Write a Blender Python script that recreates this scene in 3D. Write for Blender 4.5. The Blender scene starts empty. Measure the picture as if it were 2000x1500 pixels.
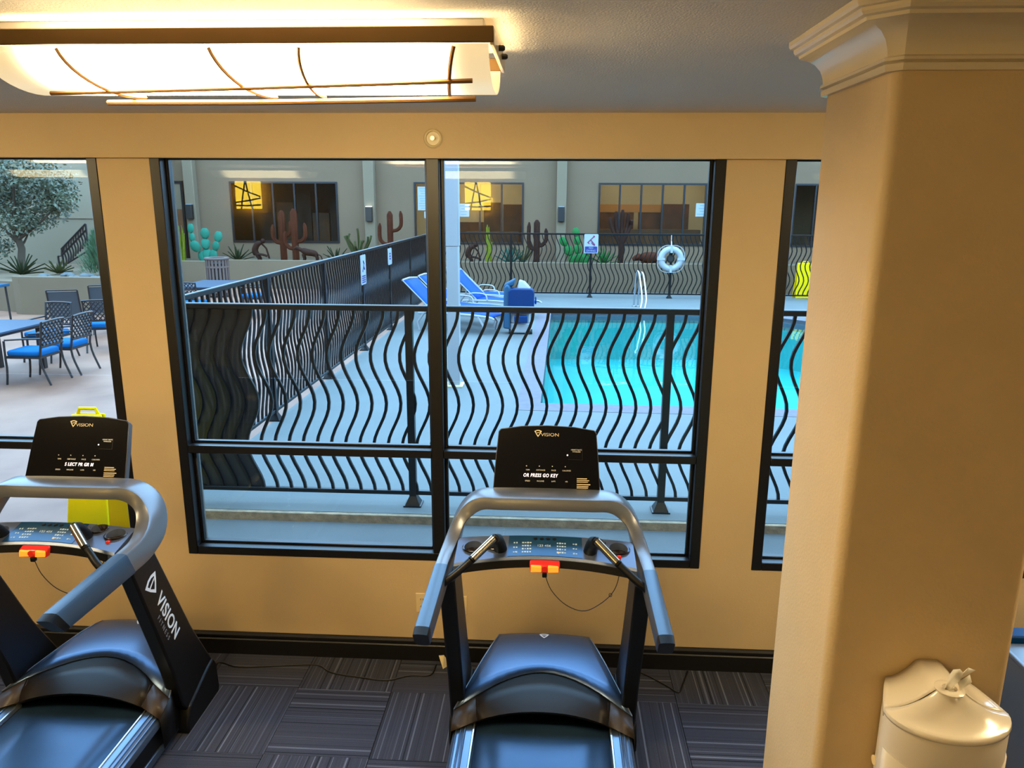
import bpy, bmesh, math, random
from mathutils import Vector, Matrix, noise
random.seed(7)
S = bpy.context.scene
COL = S.collection
PI = math.pi

# ------------------------------------------------------------------ camera
CAM = (0.0, -3.83, 2.5438)
def make_camera():
    pitch, yaw, roll, f = .235485, .052822, .0053532, 1485.9
    r0 = Vector((math.cos(yaw), math.sin(yaw), 0)); f0 = Vector((-math.sin(yaw), math.cos(yaw), 0)); u0 = Vector((0, 0, 1))
    fw = f0*math.cos(pitch) - u0*math.sin(pitch)
    up = u0*math.cos(pitch) + f0*math.sin(pitch)
    r = r0*math.cos(roll) + up*math.sin(roll)
    u = up*math.cos(roll) - r0*math.sin(roll)
    cd = bpy.data.cameras.new('camera'); co = bpy.data.objects.new('camera', cd); COL.objects.link(co)
    m = Matrix.Identity(4)
    for i in range(3):
        m[i][0] = r[i]; m[i][1] = u[i]; m[i][2] = -fw[i]; m[i][3] = CAM[i]
    co.matrix_world = m
    cd.sensor_fit = 'HORIZONTAL'; cd.sensor_width = 36.0; cd.lens = 36.0*f/2000.0
    cd.clip_start = .05; cd.clip_end = 300
    S.camera = co
make_camera()
S.view_settings.view_transform = 'Standard'; S.view_settings.look = 'None'
S.view_settings.gamma = 1.0; S.view_settings.use_curve_mapping = False
S.view_settings.exposure = 0.6
S.cycles.use_denoising = True
S.cycles.max_bounces = 8; S.cycles.transparent_max_bounces = 24
S.cycles.sample_clamp_indirect = 6.0
# ------------------------------------------------------------------ sky
SKY = (.54, .97, 1.5); SKY_STRENGTH = 3.4
LAMP = (1.0, .77, .42); LAMP_STRENGTH = 30.0; BACK_LAMP_STRENGTH = 12.0
SCONCE_STRENGTH = 24.0
wd = bpy.data.worlds.new('sky'); S.world = wd; wd.use_nodes = True
bg = wd.node_tree.nodes['Background']; bg.inputs[0].default_value = (*SKY, 1); bg.inputs[1].default_value = SKY_STRENGTH

# ------------------------------------------------------------------ materials
def lin(c):
    return tuple(((x/255.0)/12.92 if x/255.0 <= .04045 else ((x/255.0+.055)/1.055)**2.4) for x in c)
MATS = {}
def mat(name, rgb, rough=.5, metal=0.0, spec=.5, emit=None, es=0.0, bump=0.0, bscale=60.0, var=0.0, vscale=8.0, coat=0.0):
    m = bpy.data.materials.new(name); m.use_nodes = True; nt = m.node_tree; b = nt.nodes['Principled BSDF']
    c = lin(rgb)
    b.inputs['Base Color'].default_value = (*c, 1); b.inputs['Roughness'].default_value = rough
    b.inputs['Metallic'].default_value = metal; b.inputs['Specular IOR Level'].default_value = spec
    if coat: b.inputs['Coat Weight'].default_value = coat
    tc = None
    if emit:
        b.inputs['Emission Color'].default_value = (*emit, 1); b.inputs['Emission Strength'].default_value = es
    if bump or var:
        tc = nt.nodes.new('ShaderNodeTexCoord')
    if var:
        n = nt.nodes.new('ShaderNodeTexNoise'); n.inputs['Scale'].default_value = vscale; n.inputs['Detail'].default_value = 5
        nt.links.new(tc.outputs['Object'], n.inputs['Vector'])
        rp = nt.nodes.new('ShaderNodeValToRGB')
        rp.color_ramp.elements[0].position = .3; rp.color_ramp.elements[1].position = .7
        rp.color_ramp.elements[0].color = (*[x*(1-var) for x in c], 1); rp.color_ramp.elements[1].color = (*[min(1, x*(1+var)) for x in c], 1)
        nt.links.new(n.outputs['Fac'], rp.inputs['Fac']); nt.links.new(rp.outputs['Color'], b.inputs['Base Color'])
    if bump:
        n = nt.nodes.new('ShaderNodeTexNoise'); n.inputs['Scale'].default_value = bscale; n.inputs['Detail'].default_value = 3
        nt.links.new(tc.outputs['Object'], n.inputs['Vector'])
        bp = nt.nodes.new('ShaderNodeBump'); bp.inputs['Strength'].default_value = bump; bp.inputs['Distance'].default_value = .01
        nt.links.new(n.outputs['Fac'], bp.inputs['Height']); nt.links.new(bp.outputs['Normal'], b.inputs['Normal'])
    MATS[name] = m
    return m
def schlick(nt, r0, nrm=None):
    lw = nt.nodes.new('ShaderNodeLayerWeight'); lw.inputs['Blend'].default_value = .5
    pw = nt.nodes.new('ShaderNodeMath'); pw.operation = 'POWER'; pw.inputs[1].default_value = 5.0
    ma = nt.nodes.new('ShaderNodeMath'); ma.operation = 'MULTIPLY_ADD'; ma.inputs[1].default_value = 1-r0; ma.inputs[2].default_value = r0
    nt.links.new(lw.outputs['Facing'], pw.inputs[0]); nt.links.new(pw.outputs[0], ma.inputs[0])
    if nrm: nt.links.new(nrm, lw.inputs['Normal'])
    return ma
def glass(name, ior, tint):
    m = bpy.data.materials.new(name); m.use_nodes = True; nt = m.node_tree; nt.nodes.clear()
    o = nt.nodes.new('ShaderNodeOutputMaterial'); mx = nt.nodes.new('ShaderNodeMixShader')
    fr = schlick(nt, ior)
    t = nt.nodes.new('ShaderNodeBsdfTransparent'); t.inputs[0].default_value = (*tint, 1)
    g = nt.nodes.new('ShaderNodeBsdfGlossy'); g.inputs['Roughness'].default_value = 0.0; g.inputs[0].default_value = (1, 1, 1, 1)
    nt.links.new(fr.outputs[0], mx.inputs[0]); nt.links.new(t.outputs[0], mx.inputs[1]); nt.links.new(g.outputs[0], mx.inputs[2])
    nt.links.new(mx.outputs[0], o.inputs[0])
    return m
M_glass = glass('window_glass', .013, (.94, .97, .97))
M_farglass = glass('tinted_glass', .012, (.80, .82, .80))
M_wall = mat('tan_paint', (206, 180, 136), .62, bump=.10, bscale=90, var=.02, vscale=3)
M_column = mat('tan_stucco', (206, 180, 136), .60, bump=.14, bscale=120, var=.03, vscale=6)
M_ceil = mat('ceiling_paint', (226, 217, 204), .85, bump=.35, bscale=160)
M_crown = mat('gloss_paint', (214, 200, 172), .2)
M_black = mat('black_frame', (16, 15, 17), .38)
M_base = mat('black_baseboard', (16, 14, 15), .45)
M_stucco = mat('outer_stucco', (92, 90, 84), .9, bump=.5, bscale=60)
M_far = mat('olive_stucco', (114, 90, 67), .9, bump=.2, bscale=30, var=.04, vscale=1.2)
M_farlight = mat('pale_stucco', (122, 104, 81), .9, var=.03, vscale=1.0)
M_left = mat('grey_stucco', (134, 118, 96), .9, var=.04, vscale=.6)
M_planter = mat('planter_stucco', (114, 93, 70), .9, var=.05, vscale=1.5)
M_fence = mat('fence_black', (12, 15, 18), .38, spec=.4)
M_fence2 = mat('fence_black_far', (9, 10, 11), .5, spec=.2)
M_soil = mat('river_gravel', (86, 72, 51), .95, var=.5, vscale=30, bump=1.0, bscale=30)
M_concrete = mat('concrete_strip', (92, 95, 94), .85, var=.10, vscale=1.4, bump=.15, bscale=40)
M_kerb = mat('kerb_concrete', (150, 132, 108), .95, var=.3, vscale=14, bump=.5, bscale=50)
M_deck = mat('pool_deck_concrete', (97, 102, 100), .75, var=.07, vscale=1.1, bump=.12, bscale=30)
M_coping = mat('pool_coping', (99, 92, 99), .7, var=.10, vscale=9)
M_poolwall = mat('pool_plaster', (11, 163, 157), .8, var=.03, vscale=1)
M_pooltile = mat('waterline_tile', (68, 86, 96), .4, var=.25, vscale=22)
M_white = mat('white_enamel', (156, 157, 159), .4)
M_whitep = mat('white_plastic', (222, 212, 194), .2, coat=.3)
M_whitem = mat('white_plastic_matte', (214, 204, 188), .4)
M_cream = mat('cream_plastic', (224, 206, 160), .35)
M_dark = mat('dark_void', (22, 18, 14), .6)
M_steel = mat('stainless', (200, 204, 208), .18, metal=1.0)
M_bluesling = mat('blue_sling', (2, 66, 142), .6, spec=.12)
M_bluecush = mat('blue_cushion', (6, 92, 148), .75, spec=.12)
M_bluecov = mat('blue_vinyl', (2, 46, 92), .4, spec=.12)
M_bluecov2 = mat('pale_blue_vinyl', (41, 79, 106), .4, spec=.12)
M_alu = mat('bronze_aluminium', (38, 32, 32), .45)
M_table = mat('slate_table', (65, 77, 94), .3, spec=.12)
M_sling = mat('grey_sling', (68, 72, 77), .6)
M_yellow = mat('yellow_plastic', (255, 214, 0), .4, spec=.12)
M_rust = mat('rusted_steel', (66, 28, 12), .75, spec=.12, var=.3, vscale=12)
M_rust2 = mat('dark_rust', (46, 25, 17), .75, spec=.12, var=.3, vscale=12)
M_teal = mat('verdigris', (38, 110, 88), .5, spec=.12, var=.12, vscale=10)
M_teal2 = mat('teal_agave', (15, 77, 65), .5, spec=.12)
M_green = mat('green_enamel', (30, 96, 43), .45, spec=.12, var=.2, vscale=10)
M_lime = mat('lime_cactus', (101, 106, 22), .6, spec=.12, var=.2, vscale=14)
M_agave = mat('agave_green', (39, 47, 26), .6, spec=.12)
M_olive = mat('cactus_olive', (60, 62, 31), .7, spec=.12)
M_leaf = mat('tree_leaf', (85, 88, 65), .42, var=.45, vscale=3)
M_fern = mat('feathery_green', (57, 86, 52), .7, var=.3, vscale=5)
M_bark = mat('bark', (74, 60, 46), .9)
M_bronze = mat('bronze_strip', (96, 72, 40), .38, metal=.6)
M_rod = mat('bronze_rod', (150, 110, 66), .42, metal=.7)
M_brass = mat('pale_brass', (236, 214, 140), .25, metal=.8)
M_sconcef = mat('sconce_wire', (40, 26, 12), .5)
M_plate = mat('outlet_plate', (228, 204, 154), .35)
M_walnut = mat('walnut_panel', (108, 66, 34), .5, var=.3, vscale=3)
M_tanroom = mat('room_wall', (206, 190, 156), .8)
M_cabinet = mat('dark_cabinet', (44, 32, 22), .6)
M_can = mat('bin_slat', (96, 77, 70), .7)
M_print = mat('sign_white', (156, 159, 162), .5)
M_navy = mat('sign_navy', (30, 38, 112), .5)
M_ink = mat('sign_ink', (120, 50, 90), .5)
M_faint = mat('poster_blue', (119, 143, 163), .5)
# treadmill: blue of the reflected sky put into hood, grip, rail and belt colours
M_tmgrey = mat('treadmill_grey', (112, 114, 120), .30, metal=.45)
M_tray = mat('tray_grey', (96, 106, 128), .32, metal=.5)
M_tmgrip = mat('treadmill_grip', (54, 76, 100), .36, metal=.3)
M_tmblack = mat('treadmill_black', (11, 11, 14), .42, spec=.3)
M_hood = mat('hood_graphite_sky_tint', (74, 92, 118), .30, metal=.7)
M_shroud = mat('shroud_brown', (30, 24, 20), .42, spec=.25)
M_cheek = mat('cheek_brown', (58, 47, 38), .42, spec=.3)
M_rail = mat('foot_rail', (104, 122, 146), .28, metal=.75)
M_railm = mat('silver_trim', (206, 210, 214), .22, metal=.9)
M_belt = mat('belt_rubber_sky_tint', (50, 76, 106), .36, metal=.5, var=.10, vscale=5)
M_chrome = mat('warm_chrome', (216, 206, 184), .16, metal=1.0)
M_screen = mat('console_glass', (5, 5, 8), .12)
M_bezel = mat('console_bezel', (70, 68, 70), .4)
M_keypad = mat('keypad_film', (34, 74, 112), .2, metal=.3)
M_legend = mat('legend_print', (206, 196, 170), .5, emit=(1, .9, .75), es=.10)
M_led = mat('led_text', (255, 225, 225), .5, emit=(1, .86, .86), es=1.0)
M_icon = mat('keypad_icons', (186, 206, 220), .5)
M_amber = mat('amber_lens', (255, 140, 30), .25, emit=(1, .32, .03), es=.55)
M_red = mat('red_key', (200, 30, 14), .25, emit=(1, .05, .01), es=.12)
M_cup = mat('cup_well', (30, 18, 16), .25)
M_cord = mat('black_cord', (12, 11, 12), .5)
M_logo = mat('silver_print', (222, 224, 228), .4)
M_logo2 = mat('gold_print', (214, 196, 160), .4)
M_mesh = None

def carpet(name):
    m = bpy.data.materials.new(name); m.use_nodes = True; nt = m.node_tree; b = nt.nodes['Principled BSDF']
    N = nt.nodes.new; L = nt.links.new
    tc = N('ShaderNodeTexCoord'); oi = N('ShaderNodeObjectInfo')
    sx = N('ShaderNodeSeparateXYZ'); L(tc.outputs['Object'], sx.inputs[0])
    ml = N('ShaderNodeMath'); ml.operation = 'MULTIPLY_ADD'; L(oi.outputs['Random'], ml.inputs[0]); ml.inputs[1].default_value = 37.0; L(sx.outputs[0], ml.inputs[2])
    cx = N('ShaderNodeCombineXYZ'); L(ml.outputs[0], cx.inputs[0])
    n1 = N('ShaderNodeTexNoise'); n1.inputs['Scale'].default_value = 52; n1.inputs['Detail'].default_value = 3; n1.inputs['Roughness'].default_value = .65
    L(cx.outputs[0], n1.inputs['Vector'])
    rp = N('ShaderNodeValToRGB'); L(n1.outputs['Fac'], rp.inputs['Fac'])
    e = rp.color_ramp.elements
    e[0].position = .36; e[0].color = (*lin((24, 25, 30)), 1); e[1].position = .66; e[1].color = (*lin((116, 120, 134)), 1)
    a = e.new(.47); a.color = (*lin((62, 64, 76)), 1); a = e.new(.54); a.color = (*lin((54, 55, 66)), 1)
    n2 = N('ShaderNodeTexNoise'); n2.inputs['Scale'].default_value = 260; L(tc.outputs['Object'], n2.inputs['Vector'])
    mx = N('ShaderNodeMix'); mx.data_type = 'RGBA'; mx.blend_type = 'MULTIPLY'; mx.inputs[0].default_value = .45
    L(rp.outputs[0], mx.inputs[6]); L(n2.outputs['Fac'], mx.inputs[7])
    g = N('ShaderNodeMix'); g.data_type = 'RGBA'; g.blend_type = 'ADD'; g.inputs[0].default_value = .35
    L(mx.outputs[2], g.inputs[6]); L(mx.outputs[2], g.inputs[7])
    L(g.outputs[2], b.inputs['Base Color']); b.inputs['Roughness'].default_value = .95; b.inputs['Specular IOR Level'].default_value = .15
    bp = N('ShaderNodeBump'); bp.inputs['Strength'].default_value = .5; bp.inputs['Distance'].default_value = .004
    L(n2.outputs['Fac'], bp.inputs['Height']); L(bp.outputs[0], b.inputs['Normal'])
    return m
M_carpet = carpet('striped_carpet')

def patio_mat():
    m = bpy.data.materials.new('stamped_patio'); m.use_nodes = True; nt = m.node_tree; b = nt.nodes['Principled BSDF']
    N = nt.nodes.new; L = nt.links.new
    tc = N('ShaderNodeTexCoord')
    n = N('ShaderNodeTexNoise'); n.inputs['Scale'].default_value = .9; n.inputs['Detail'].default_value = 6; L(tc.outputs['Object'], n.inputs['Vector'])
    rp = N('ShaderNodeValToRGB'); L(n.outputs['Fac'], rp.inputs['Fac'])
    e = rp.color_ramp.elements; e[0].position = .35; e[0].color = (*lin((122, 80, 58)), 1); e[1].position = .65; e[1].color = (*lin((154, 110, 86)), 1)
    L(rp.outputs[0], b.inputs['Base Color']); b.inputs['Roughness'].default_value = .6
    return m
M_patio = patio_mat()

def water_mat():
    m = bpy.data.materials.new('pool_water'); m.use_nodes = True; nt = m.node_tree; nt.nodes.clear(); N = nt.nodes.new; L = nt.links.new
    o = N('ShaderNodeOutputMaterial'); mx = N('ShaderNodeMixShader')
    t = N('ShaderNodeBsdfTransparent'); t.inputs[0].default_value = (.80, .97, .99, 1)
    g = N('ShaderNodeBsdfGlossy'); g.inputs['Roughness'].default_value = .02
    tc = N('ShaderNodeTexCoord'); n = N('ShaderNodeTexNoise'); n.inputs['Scale'].default_value = 2.2; n.inputs['Detail'].default_value = 2; L(tc.outputs['Object'], n.inputs['Vector'])
    bp = N('ShaderNodeBump'); bp.inputs['Strength'].default_value = .06; bp.inputs['Distance'].default_value = .05
    L(n.outputs['Fac'], bp.inputs['Height']); L(bp.outputs[0], g.inputs['Normal']); fr = schlick(nt, .015, bp.outputs[0])
    L(fr.outputs[0], mx.inputs[0]); L(t.outputs[0], mx.inputs[1]); L(g.outputs[0], mx.inputs[2]); L(mx.outputs[0], o.inputs[0])
    return m
M_water = water_mat()

def mesh_mat():
    m = bpy.data.materials.new('perforated_screen'); m.use_nodes = True; nt = m.node_tree; nt.nodes.clear(); N = nt.nodes.new; L = nt.links.new
    o = N('ShaderNodeOutputMaterial'); mx = N('ShaderNodeMixShader'); mx.inputs[0].default_value = .88
    t = N('ShaderNodeBsdfTransparent'); d = N('ShaderNodeBsdfPrincipled'); d.inputs['Base Color'].default_value = (*lin((28, 32, 40)), 1); d.inputs['Roughness'].default_value = .5
    L(t.outputs[0], mx.inputs[1]); L(d.outputs[0], mx.inputs[2]); L(mx.outputs[0], o.inputs[0])
    return m
M_mesh = mesh_mat()

def lamp_mat(name, color, strength, half, lit):
    # frosted glass shade around the lamp tubes: bright along the tubes, dimmer amber where the tubes end
    m = bpy.data.materials.new(name); m.use_nodes = True; nt = m.node_tree; b = nt.nodes['Principled BSDF']; N = nt.nodes.new; L = nt.links.new
    tc = N('ShaderNodeTexCoord'); sx = N('ShaderNodeSeparateXYZ'); L(tc.outputs['Object'], sx.inputs[0])
    ab = N('ShaderNodeMath'); ab.operation = 'ABSOLUTE'; L(sx.outputs[0], ab.inputs[0])
    mr = N('ShaderNodeMapRange'); mr.interpolation_type = 'SMOOTHSTEP'; L(ab.outputs[0], mr.inputs[0])
    mr.inputs[1].default_value = lit; mr.inputs[2].default_value = half; mr.inputs[3].default_value = 1; mr.inputs[4].default_value = 0
    pw = N('ShaderNodeMath'); pw.operation = 'POWER'; L(mr.outputs[0], pw.inputs[0]); pw.inputs[1].default_value = 4.0
    ma = N('ShaderNodeMath'); ma.operation = 'MULTIPLY_ADD'; L(pw.outputs[0], ma.inputs[0]); ma.inputs[1].default_value = strength; ma.inputs[2].default_value = .5
    b.inputs['Base Color'].default_value = (*lin((235, 215, 170)), 1); b.inputs['Roughness'].default_value = .3
    b.inputs['Emission Color'].default_value = (*color, 1); L(ma.outputs[0], b.inputs['Emission Strength'])
    return m

# ------------------------------------------------------------------ mesh helpers
class MB:
    def __init__(s): s.v = []; s.f = []
    def add(s, vs, fs):
        n = len(s.v); s.v += [tuple(p) for p in vs]; s.f += [tuple(i+n for i in q) for q in fs]; return s
    def hexa(s, p):   # 8 points: bottom ring 0-3, top ring 4-7
        return s.add(p, [(3, 2, 1, 0), (4, 5, 6, 7), (0, 1, 5, 4), (1, 2, 6, 5), (2, 3, 7, 6), (3, 0, 4, 7)])
    def box(s, x0, x1, y0, y1, z0, z1):
        return s.hexa([(x0, y0, z0), (x1, y0, z0), (x1, y1, z0), (x0, y1, z0), (x0, y0, z1), (x1, y0, z1), (x1, y1, z1), (x0, y1, z1)])
    def prism(s, poly, a, b, axis='x'):
        def P(u, w, t): return (t, u, w) if axis == 'x' else ((u, t, w) if axis == 'y' else (u, w, t))
        n = len(poly)
        s.add([P(u, w, a) for u, w in poly]+[P(u, w, b) for u, w in poly],
              [tuple(range(n))[::-1], tuple(range(n, 2*n))]+[(i, (i+1) % n, n+(i+1) % n, n+i) for i in range(n)])
        return s
    def loft(s, rings, closed=True, caps=True, loop=False):
        n = len(rings[0]); vs = [p for r in rings for p in r]; fs = []
        m = len(rings)
        for i in range(m if loop else m-1):
            j = (i+1) % m
            for k in range(n if closed else n-1):
                l = (k+1) % n; fs.append((i*n+k, i*n+l, j*n+l, j*n+k))
        if caps and closed and not loop: fs += [tuple(range(n))[::-1], tuple((m-1)*n+k for k in range(n))]
        return s.add(vs, fs)
    def tube(s, path, r, n=8, ry=None, caps=True, up=None, loop=False):
        P = [Vector(p) for p in path]; rings = []; prev = None; m = len(P)
        for i, p in enumerate(P):
            if loop: t = P[(i+1) % m]-P[i-1]
            else: t = P[min(i+1, m-1)]-P[max(i-1, 0)]
            t.normalize()
            if prev is None:
                a = Vector(up) if up else (Vector((0, 0, 1)) if abs(t.z) < .9 else Vector((0, 1, 0)))
                a = (a-t*a.dot(t)).normalized()
            else:
                a = prev-t*prev.dot(t); a.normalize()
            prev = a; b = t.cross(a)
            rr = r[i] if isinstance(r, (list, tuple)) else r; ra = (ry if ry else rr)
            off = PI/4 if n == 4 else 0
            k = math.sqrt(2) if n == 4 else 1
            rings.append([tuple(p+a*(math.cos(2*PI*j/n+off)*ra*k)+b*(math.sin(2*PI*j/n+off)*rr*k)) for j in range(n)])
        return s.loft(rings, True, caps, loop)
    def lathe(s, prof, n=20, c=(0, 0, 0), axis='z', caps=True):
        rings = []
        for r, h in prof:
            ring = []
            for j in range(n):
                a = 2*PI*j/n; x, y = r*math.cos(a), r*math.sin(a)
                q = (x, y, h) if axis == 'z' else ((x, h, y) if axis == 'y' else (h, x, y))
                ring.append((c[0]+q[0], c[1]+q[1], c[2]+q[2]))
            rings.append(ring)
        return s.loft(rings, True, caps)
    def grid(s, rows):
        return s.loft(rows, False, False)
    def ell(s, c, rx, ry, rz, n=10, m=6, rot=None):
        rings = []
        for i in range(1, m):
            th = PI*i/m
            ring = []
            for j in range(n):
                a = 2*PI*j/n; p = Vector((rx*math.sin(th)*math.cos(a), ry*math.sin(th)*math.sin(a), -rz*math.cos(th)))
                if rot: p = rot @ p
                ring.append(tuple(p+Vector(c)))
            rings.append(ring)
        return s.loft(rings, True, True)
    def mesh(s, name, m, smooth=None):
        me = bpy.data.meshes.new(name); me.from_pydata(s.v, [], s.f); me.update()
        bm = bmesh.new(); bm.from_mesh(me); bmesh.ops.recalc_face_normals(bm, faces=bm.faces); bm.to_mesh(me); bm.free()
        if m: me.materials.append(m)
        if smooth is not None:
            me.polygons.foreach_set('use_smooth', [True]*len(me.polygons)); me.set_sharp_from_angle(angle=math.radians(smooth))
        return me
    def build(s, name, m, parent=None, smooth=None, bevel=0, seg=2, loc=None, solid=0, sub=0):
        o = bpy.data.objects.new(name, s.mesh(name, m, smooth)); COL.objects.link(o)
        if parent: o.parent = parent
        if loc: o.location = loc
        if solid:
            md = o.modifiers.new('solid', 'SOLIDIFY'); md.thickness = solid; md.offset = 0
        if sub:
            md = o.modifiers.new('sub', 'SUBSURF'); md.levels = sub; md.render_levels = sub
        if bevel:
            md = o.modifiers.new('bevel', 'BEVEL'); md.width = bevel; md.segments = seg; md.limit_method = 'ANGLE'; md.angle_limit = math.radians(38)
            o.data.polygons.foreach_set('use_smooth', [True]*len(o.data.polygons)); o.data.set_sharp_from_angle(angle=math.radians(50))
        return o
    def shift(s, d):
        s.v = [(p[0]+d[0], p[1]+d[1], p[2]+d[2]) for p in s.v]; return s
def tag(o, label=None, cat=None, group=None, kind=None):
    if label: o['label'] = label
    if cat: o['category'] = cat
    if group: o['group'] = group
    if kind: o['kind'] = kind
    return o
def thing(name, label, cat, loc=(0, 0, 0), rz=0, group=None, kind=None):
    o = bpy.data.objects.new(name, None); COL.objects.link(o); o.location = loc; o.rotation_euler = (0, 0, rz)
    o.empty_display_size = .1
    return tag(o, label, cat, group, kind)
def dup(root, loc, rz=None, label=None, group=None):
    r = root.copy(); COL.objects.link(r); r.location = loc
    if rz is not None: r.rotation_euler = (0, 0, rz)
    if label: r['label'] = label
    if group: r['group'] = group
    for ch in list(root.children):
        c = ch.copy(); COL.objects.link(c); c.parent = r
        for g in list(ch.children):
            d = g.copy(); COL.objects.link(d); d.parent = c
    return r
def inst(name, me, parent, loc=(0, 0, 0), rot=(0, 0, 0), sc=(1, 1, 1)):
    o = bpy.data.objects.new(name, me); COL.objects.link(o); o.parent = parent; o.location = loc; o.rotation_euler = rot; o.scale = sc
    return o
def text(name, body, size, m, parent, mtx, shear=0, spacing=1.0, ext=.0006, align='CENTER', sx=1.0, bold=0.0):
    cu = bpy.data.curves.new(name, 'FONT'); cu.body = body; cu.size = size; cu.shear = shear; cu.space_character = spacing
    cu.align_x = align; cu.align_y = 'CENTER'; cu.extrude = ext; cu.resolution_u = 3; cu.offset = bold
    t = bpy.data.objects.new(name+'_curve', cu); COL.objects.link(t)
    dg = bpy.context.evaluated_depsgraph_get(); me = bpy.data.meshes.new_from_object(t.evaluated_get(dg))
    bpy.data.objects.remove(t); me.name = name; me.materials.clear(); me.materials.append(m)
    o = bpy.data.objects.new(name, me); COL.objects.link(o); o.parent = parent
    o.matrix_local = mtx @ Matrix.Diagonal((sx, 1, 1, 1))
    return o
def frame_m(o, x, y):   # matrix with local x,y axes on a plane
    X = Vector(x).normalized(); Y = (Vector(y)-X*Vector(y).dot(X)).normalized(); Z = X.cross(Y)
    m = Matrix.Identity(4)
    for i in range(3): m[i][0] = X[i]; m[i][1] = Y[i]; m[i][2] = Z[i]; m[i][3] = o[i]
    return m
def catmull(keys, t):   # keys: list of (t, tuple)
    n = len(keys)
    for i in range(n-1):
        if t <= keys[i+1][0] or i == n-2:
            p1 = keys[i]; p2 = keys[i+1]; p0 = keys[max(i-1, 0)]; p3 = keys[min(i+2, n-1)]
            u = (t-p1[0])/(p2[0]-p1[0])
            out = []
            for a, b, c, d in zip(p0[1], p1[1], p2[1], p3[1]):
                out.append(.5*((2*b)+(-a+c)*u+(2*a-5*b+4*c-d)*u*u+(-a+3*b-3*c+d)*u**3))
            return tuple(out)
def spline(pts, n):
    k = [(i, p) for i, p in enumerate(pts)]
    return [catmull(k, (len(pts)-1)*j/(n-1)) for j in range(n)]
# ================================================================== ROOM
RX0, RX1, RY0 = -8.5, 6.0, -6.7
CEIL = 2.95
def struct(mb, name, m, parent=None, label=None, **k):
    o = mb.build(name, m, parent, **k)
    if not parent: tag(o, label, None, None, 'structure')
    return o
fl = struct(MB().box(RX0, RX1, RY0, .0, -.06, -.006), 'floor', mat('floor_slab', (40, 36, 36), .95), None, 'gym floor laid with quarter-turned striped carpet tiles')
tile_mb = MB().box(-.2492, .2492, -.2492, .2492, -.006, 0)
tile_me = tile_mb.mesh('carpet_tile', M_carpet)
n = 0
for i in range(-9, 9):
    for j in range(0, 9):
        x = -.3215+.5025*i-.25; y = -.06+.2525-.5*j-.0 - .0
        yc = -.3105+.25-.5*j
        if yc+.25 > 0.001:      # cut row against the wall
            w = MB().box(-.2492, .2492, yc-.2492, -.001, -.006, 0).shift((0, -yc, 0))
            if (i+j) % 2 == 0:
                # stripes along x : rotate the tile frame, geometry rotated back
                w.v = [(p[1], -p[0], p[2]) for p in w.v]
            inst('carpet_tile', w.mesh('carpet_tile', M_carpet), fl, (x, yc, 0), (0, 0, PI/2 if (i+j) % 2 == 0 else 0))
        else:
            inst('carpet_tile', tile_me, fl, (x, yc, 0), (0, 0, PI/2 if (i+j) % 2 == 0 else 0))
struct(MB().box(RX0, RX1, RY0, .15, CEIL, CEIL+.15), 'ceiling', M_ceil, None, 'low textured cream ceiling')
struct(MB().box(RX0, RX1, RY0-.15, RY0, 0, CEIL), 'wall_back', M_wall, None, 'tan wall behind the viewer')
struct(MB().box(RX0-.15, RX0, RY0, .0, 0, CEIL), 'wall_left', M_wall, None, 'tan wall on the left')
struct(MB().box(RX1, RX1+.15, RY0, .0, 0, CEIL), 'wall_right', M_wall, None, 'tan wall on the right')
SILL, HEAD = .612, 2.80
WINS = [(-5.115, -2.283), (-2.013, .819), (1.097, 3.929)]
def window_wall(y0, y1, d, z0, z1, name, m, zs, label):
    mb = MB(); mb.box(RX0, RX1, y0, y1, z0, zs[0]); mb.box(RX0, RX1, y0, y1, zs[1], z1)
    xs = [RX0]+[v for a, b in WINS for v in (a+d, b-d)]+[RX1]
    for k in range(0, len(xs), 2): mb.box(xs[k], xs[k+1], y0, y1, zs[0], zs[1])
    return struct(mb, name, m, None, label)
window_wall(0, .12, 0, 0, CEIL, 'wall_front', M_wall, (SILL, HEAD), 'tan painted window wall with piers between the windows')
window_wall(.12, .155, .040, -.3, 5.2, 'wall_outside', M_stucco, (SILL+.03, HEAD-.03), 'rough stucco outer face of the window wall')
struct(MB().box(RX0, RX1, -.05, .0, 2.744, CEIL), 'trim_1', M_wall, None, 'tan soffit beam above the windows')
struct(MB().box(-26, RX0, .12, .3, -.3, 5.2).box(RX1, 16, .12, .3, -.3, 5.2), 'wall_outside', M_stucco, None, 'stucco outer wall beyond the gym windows')
bp = [(0, 0), (-.020, 0), (-.020, .092), (-.014, .098), (-.014, .108), (-.024, .112), (-.024, .124), (-.012, .132), (0, .134)]
struct(MB().prism(bp, RX0, RX1, 'x'), 'baseboard_front', M_base, None, 'black moulded baseboard under the windows')
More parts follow.
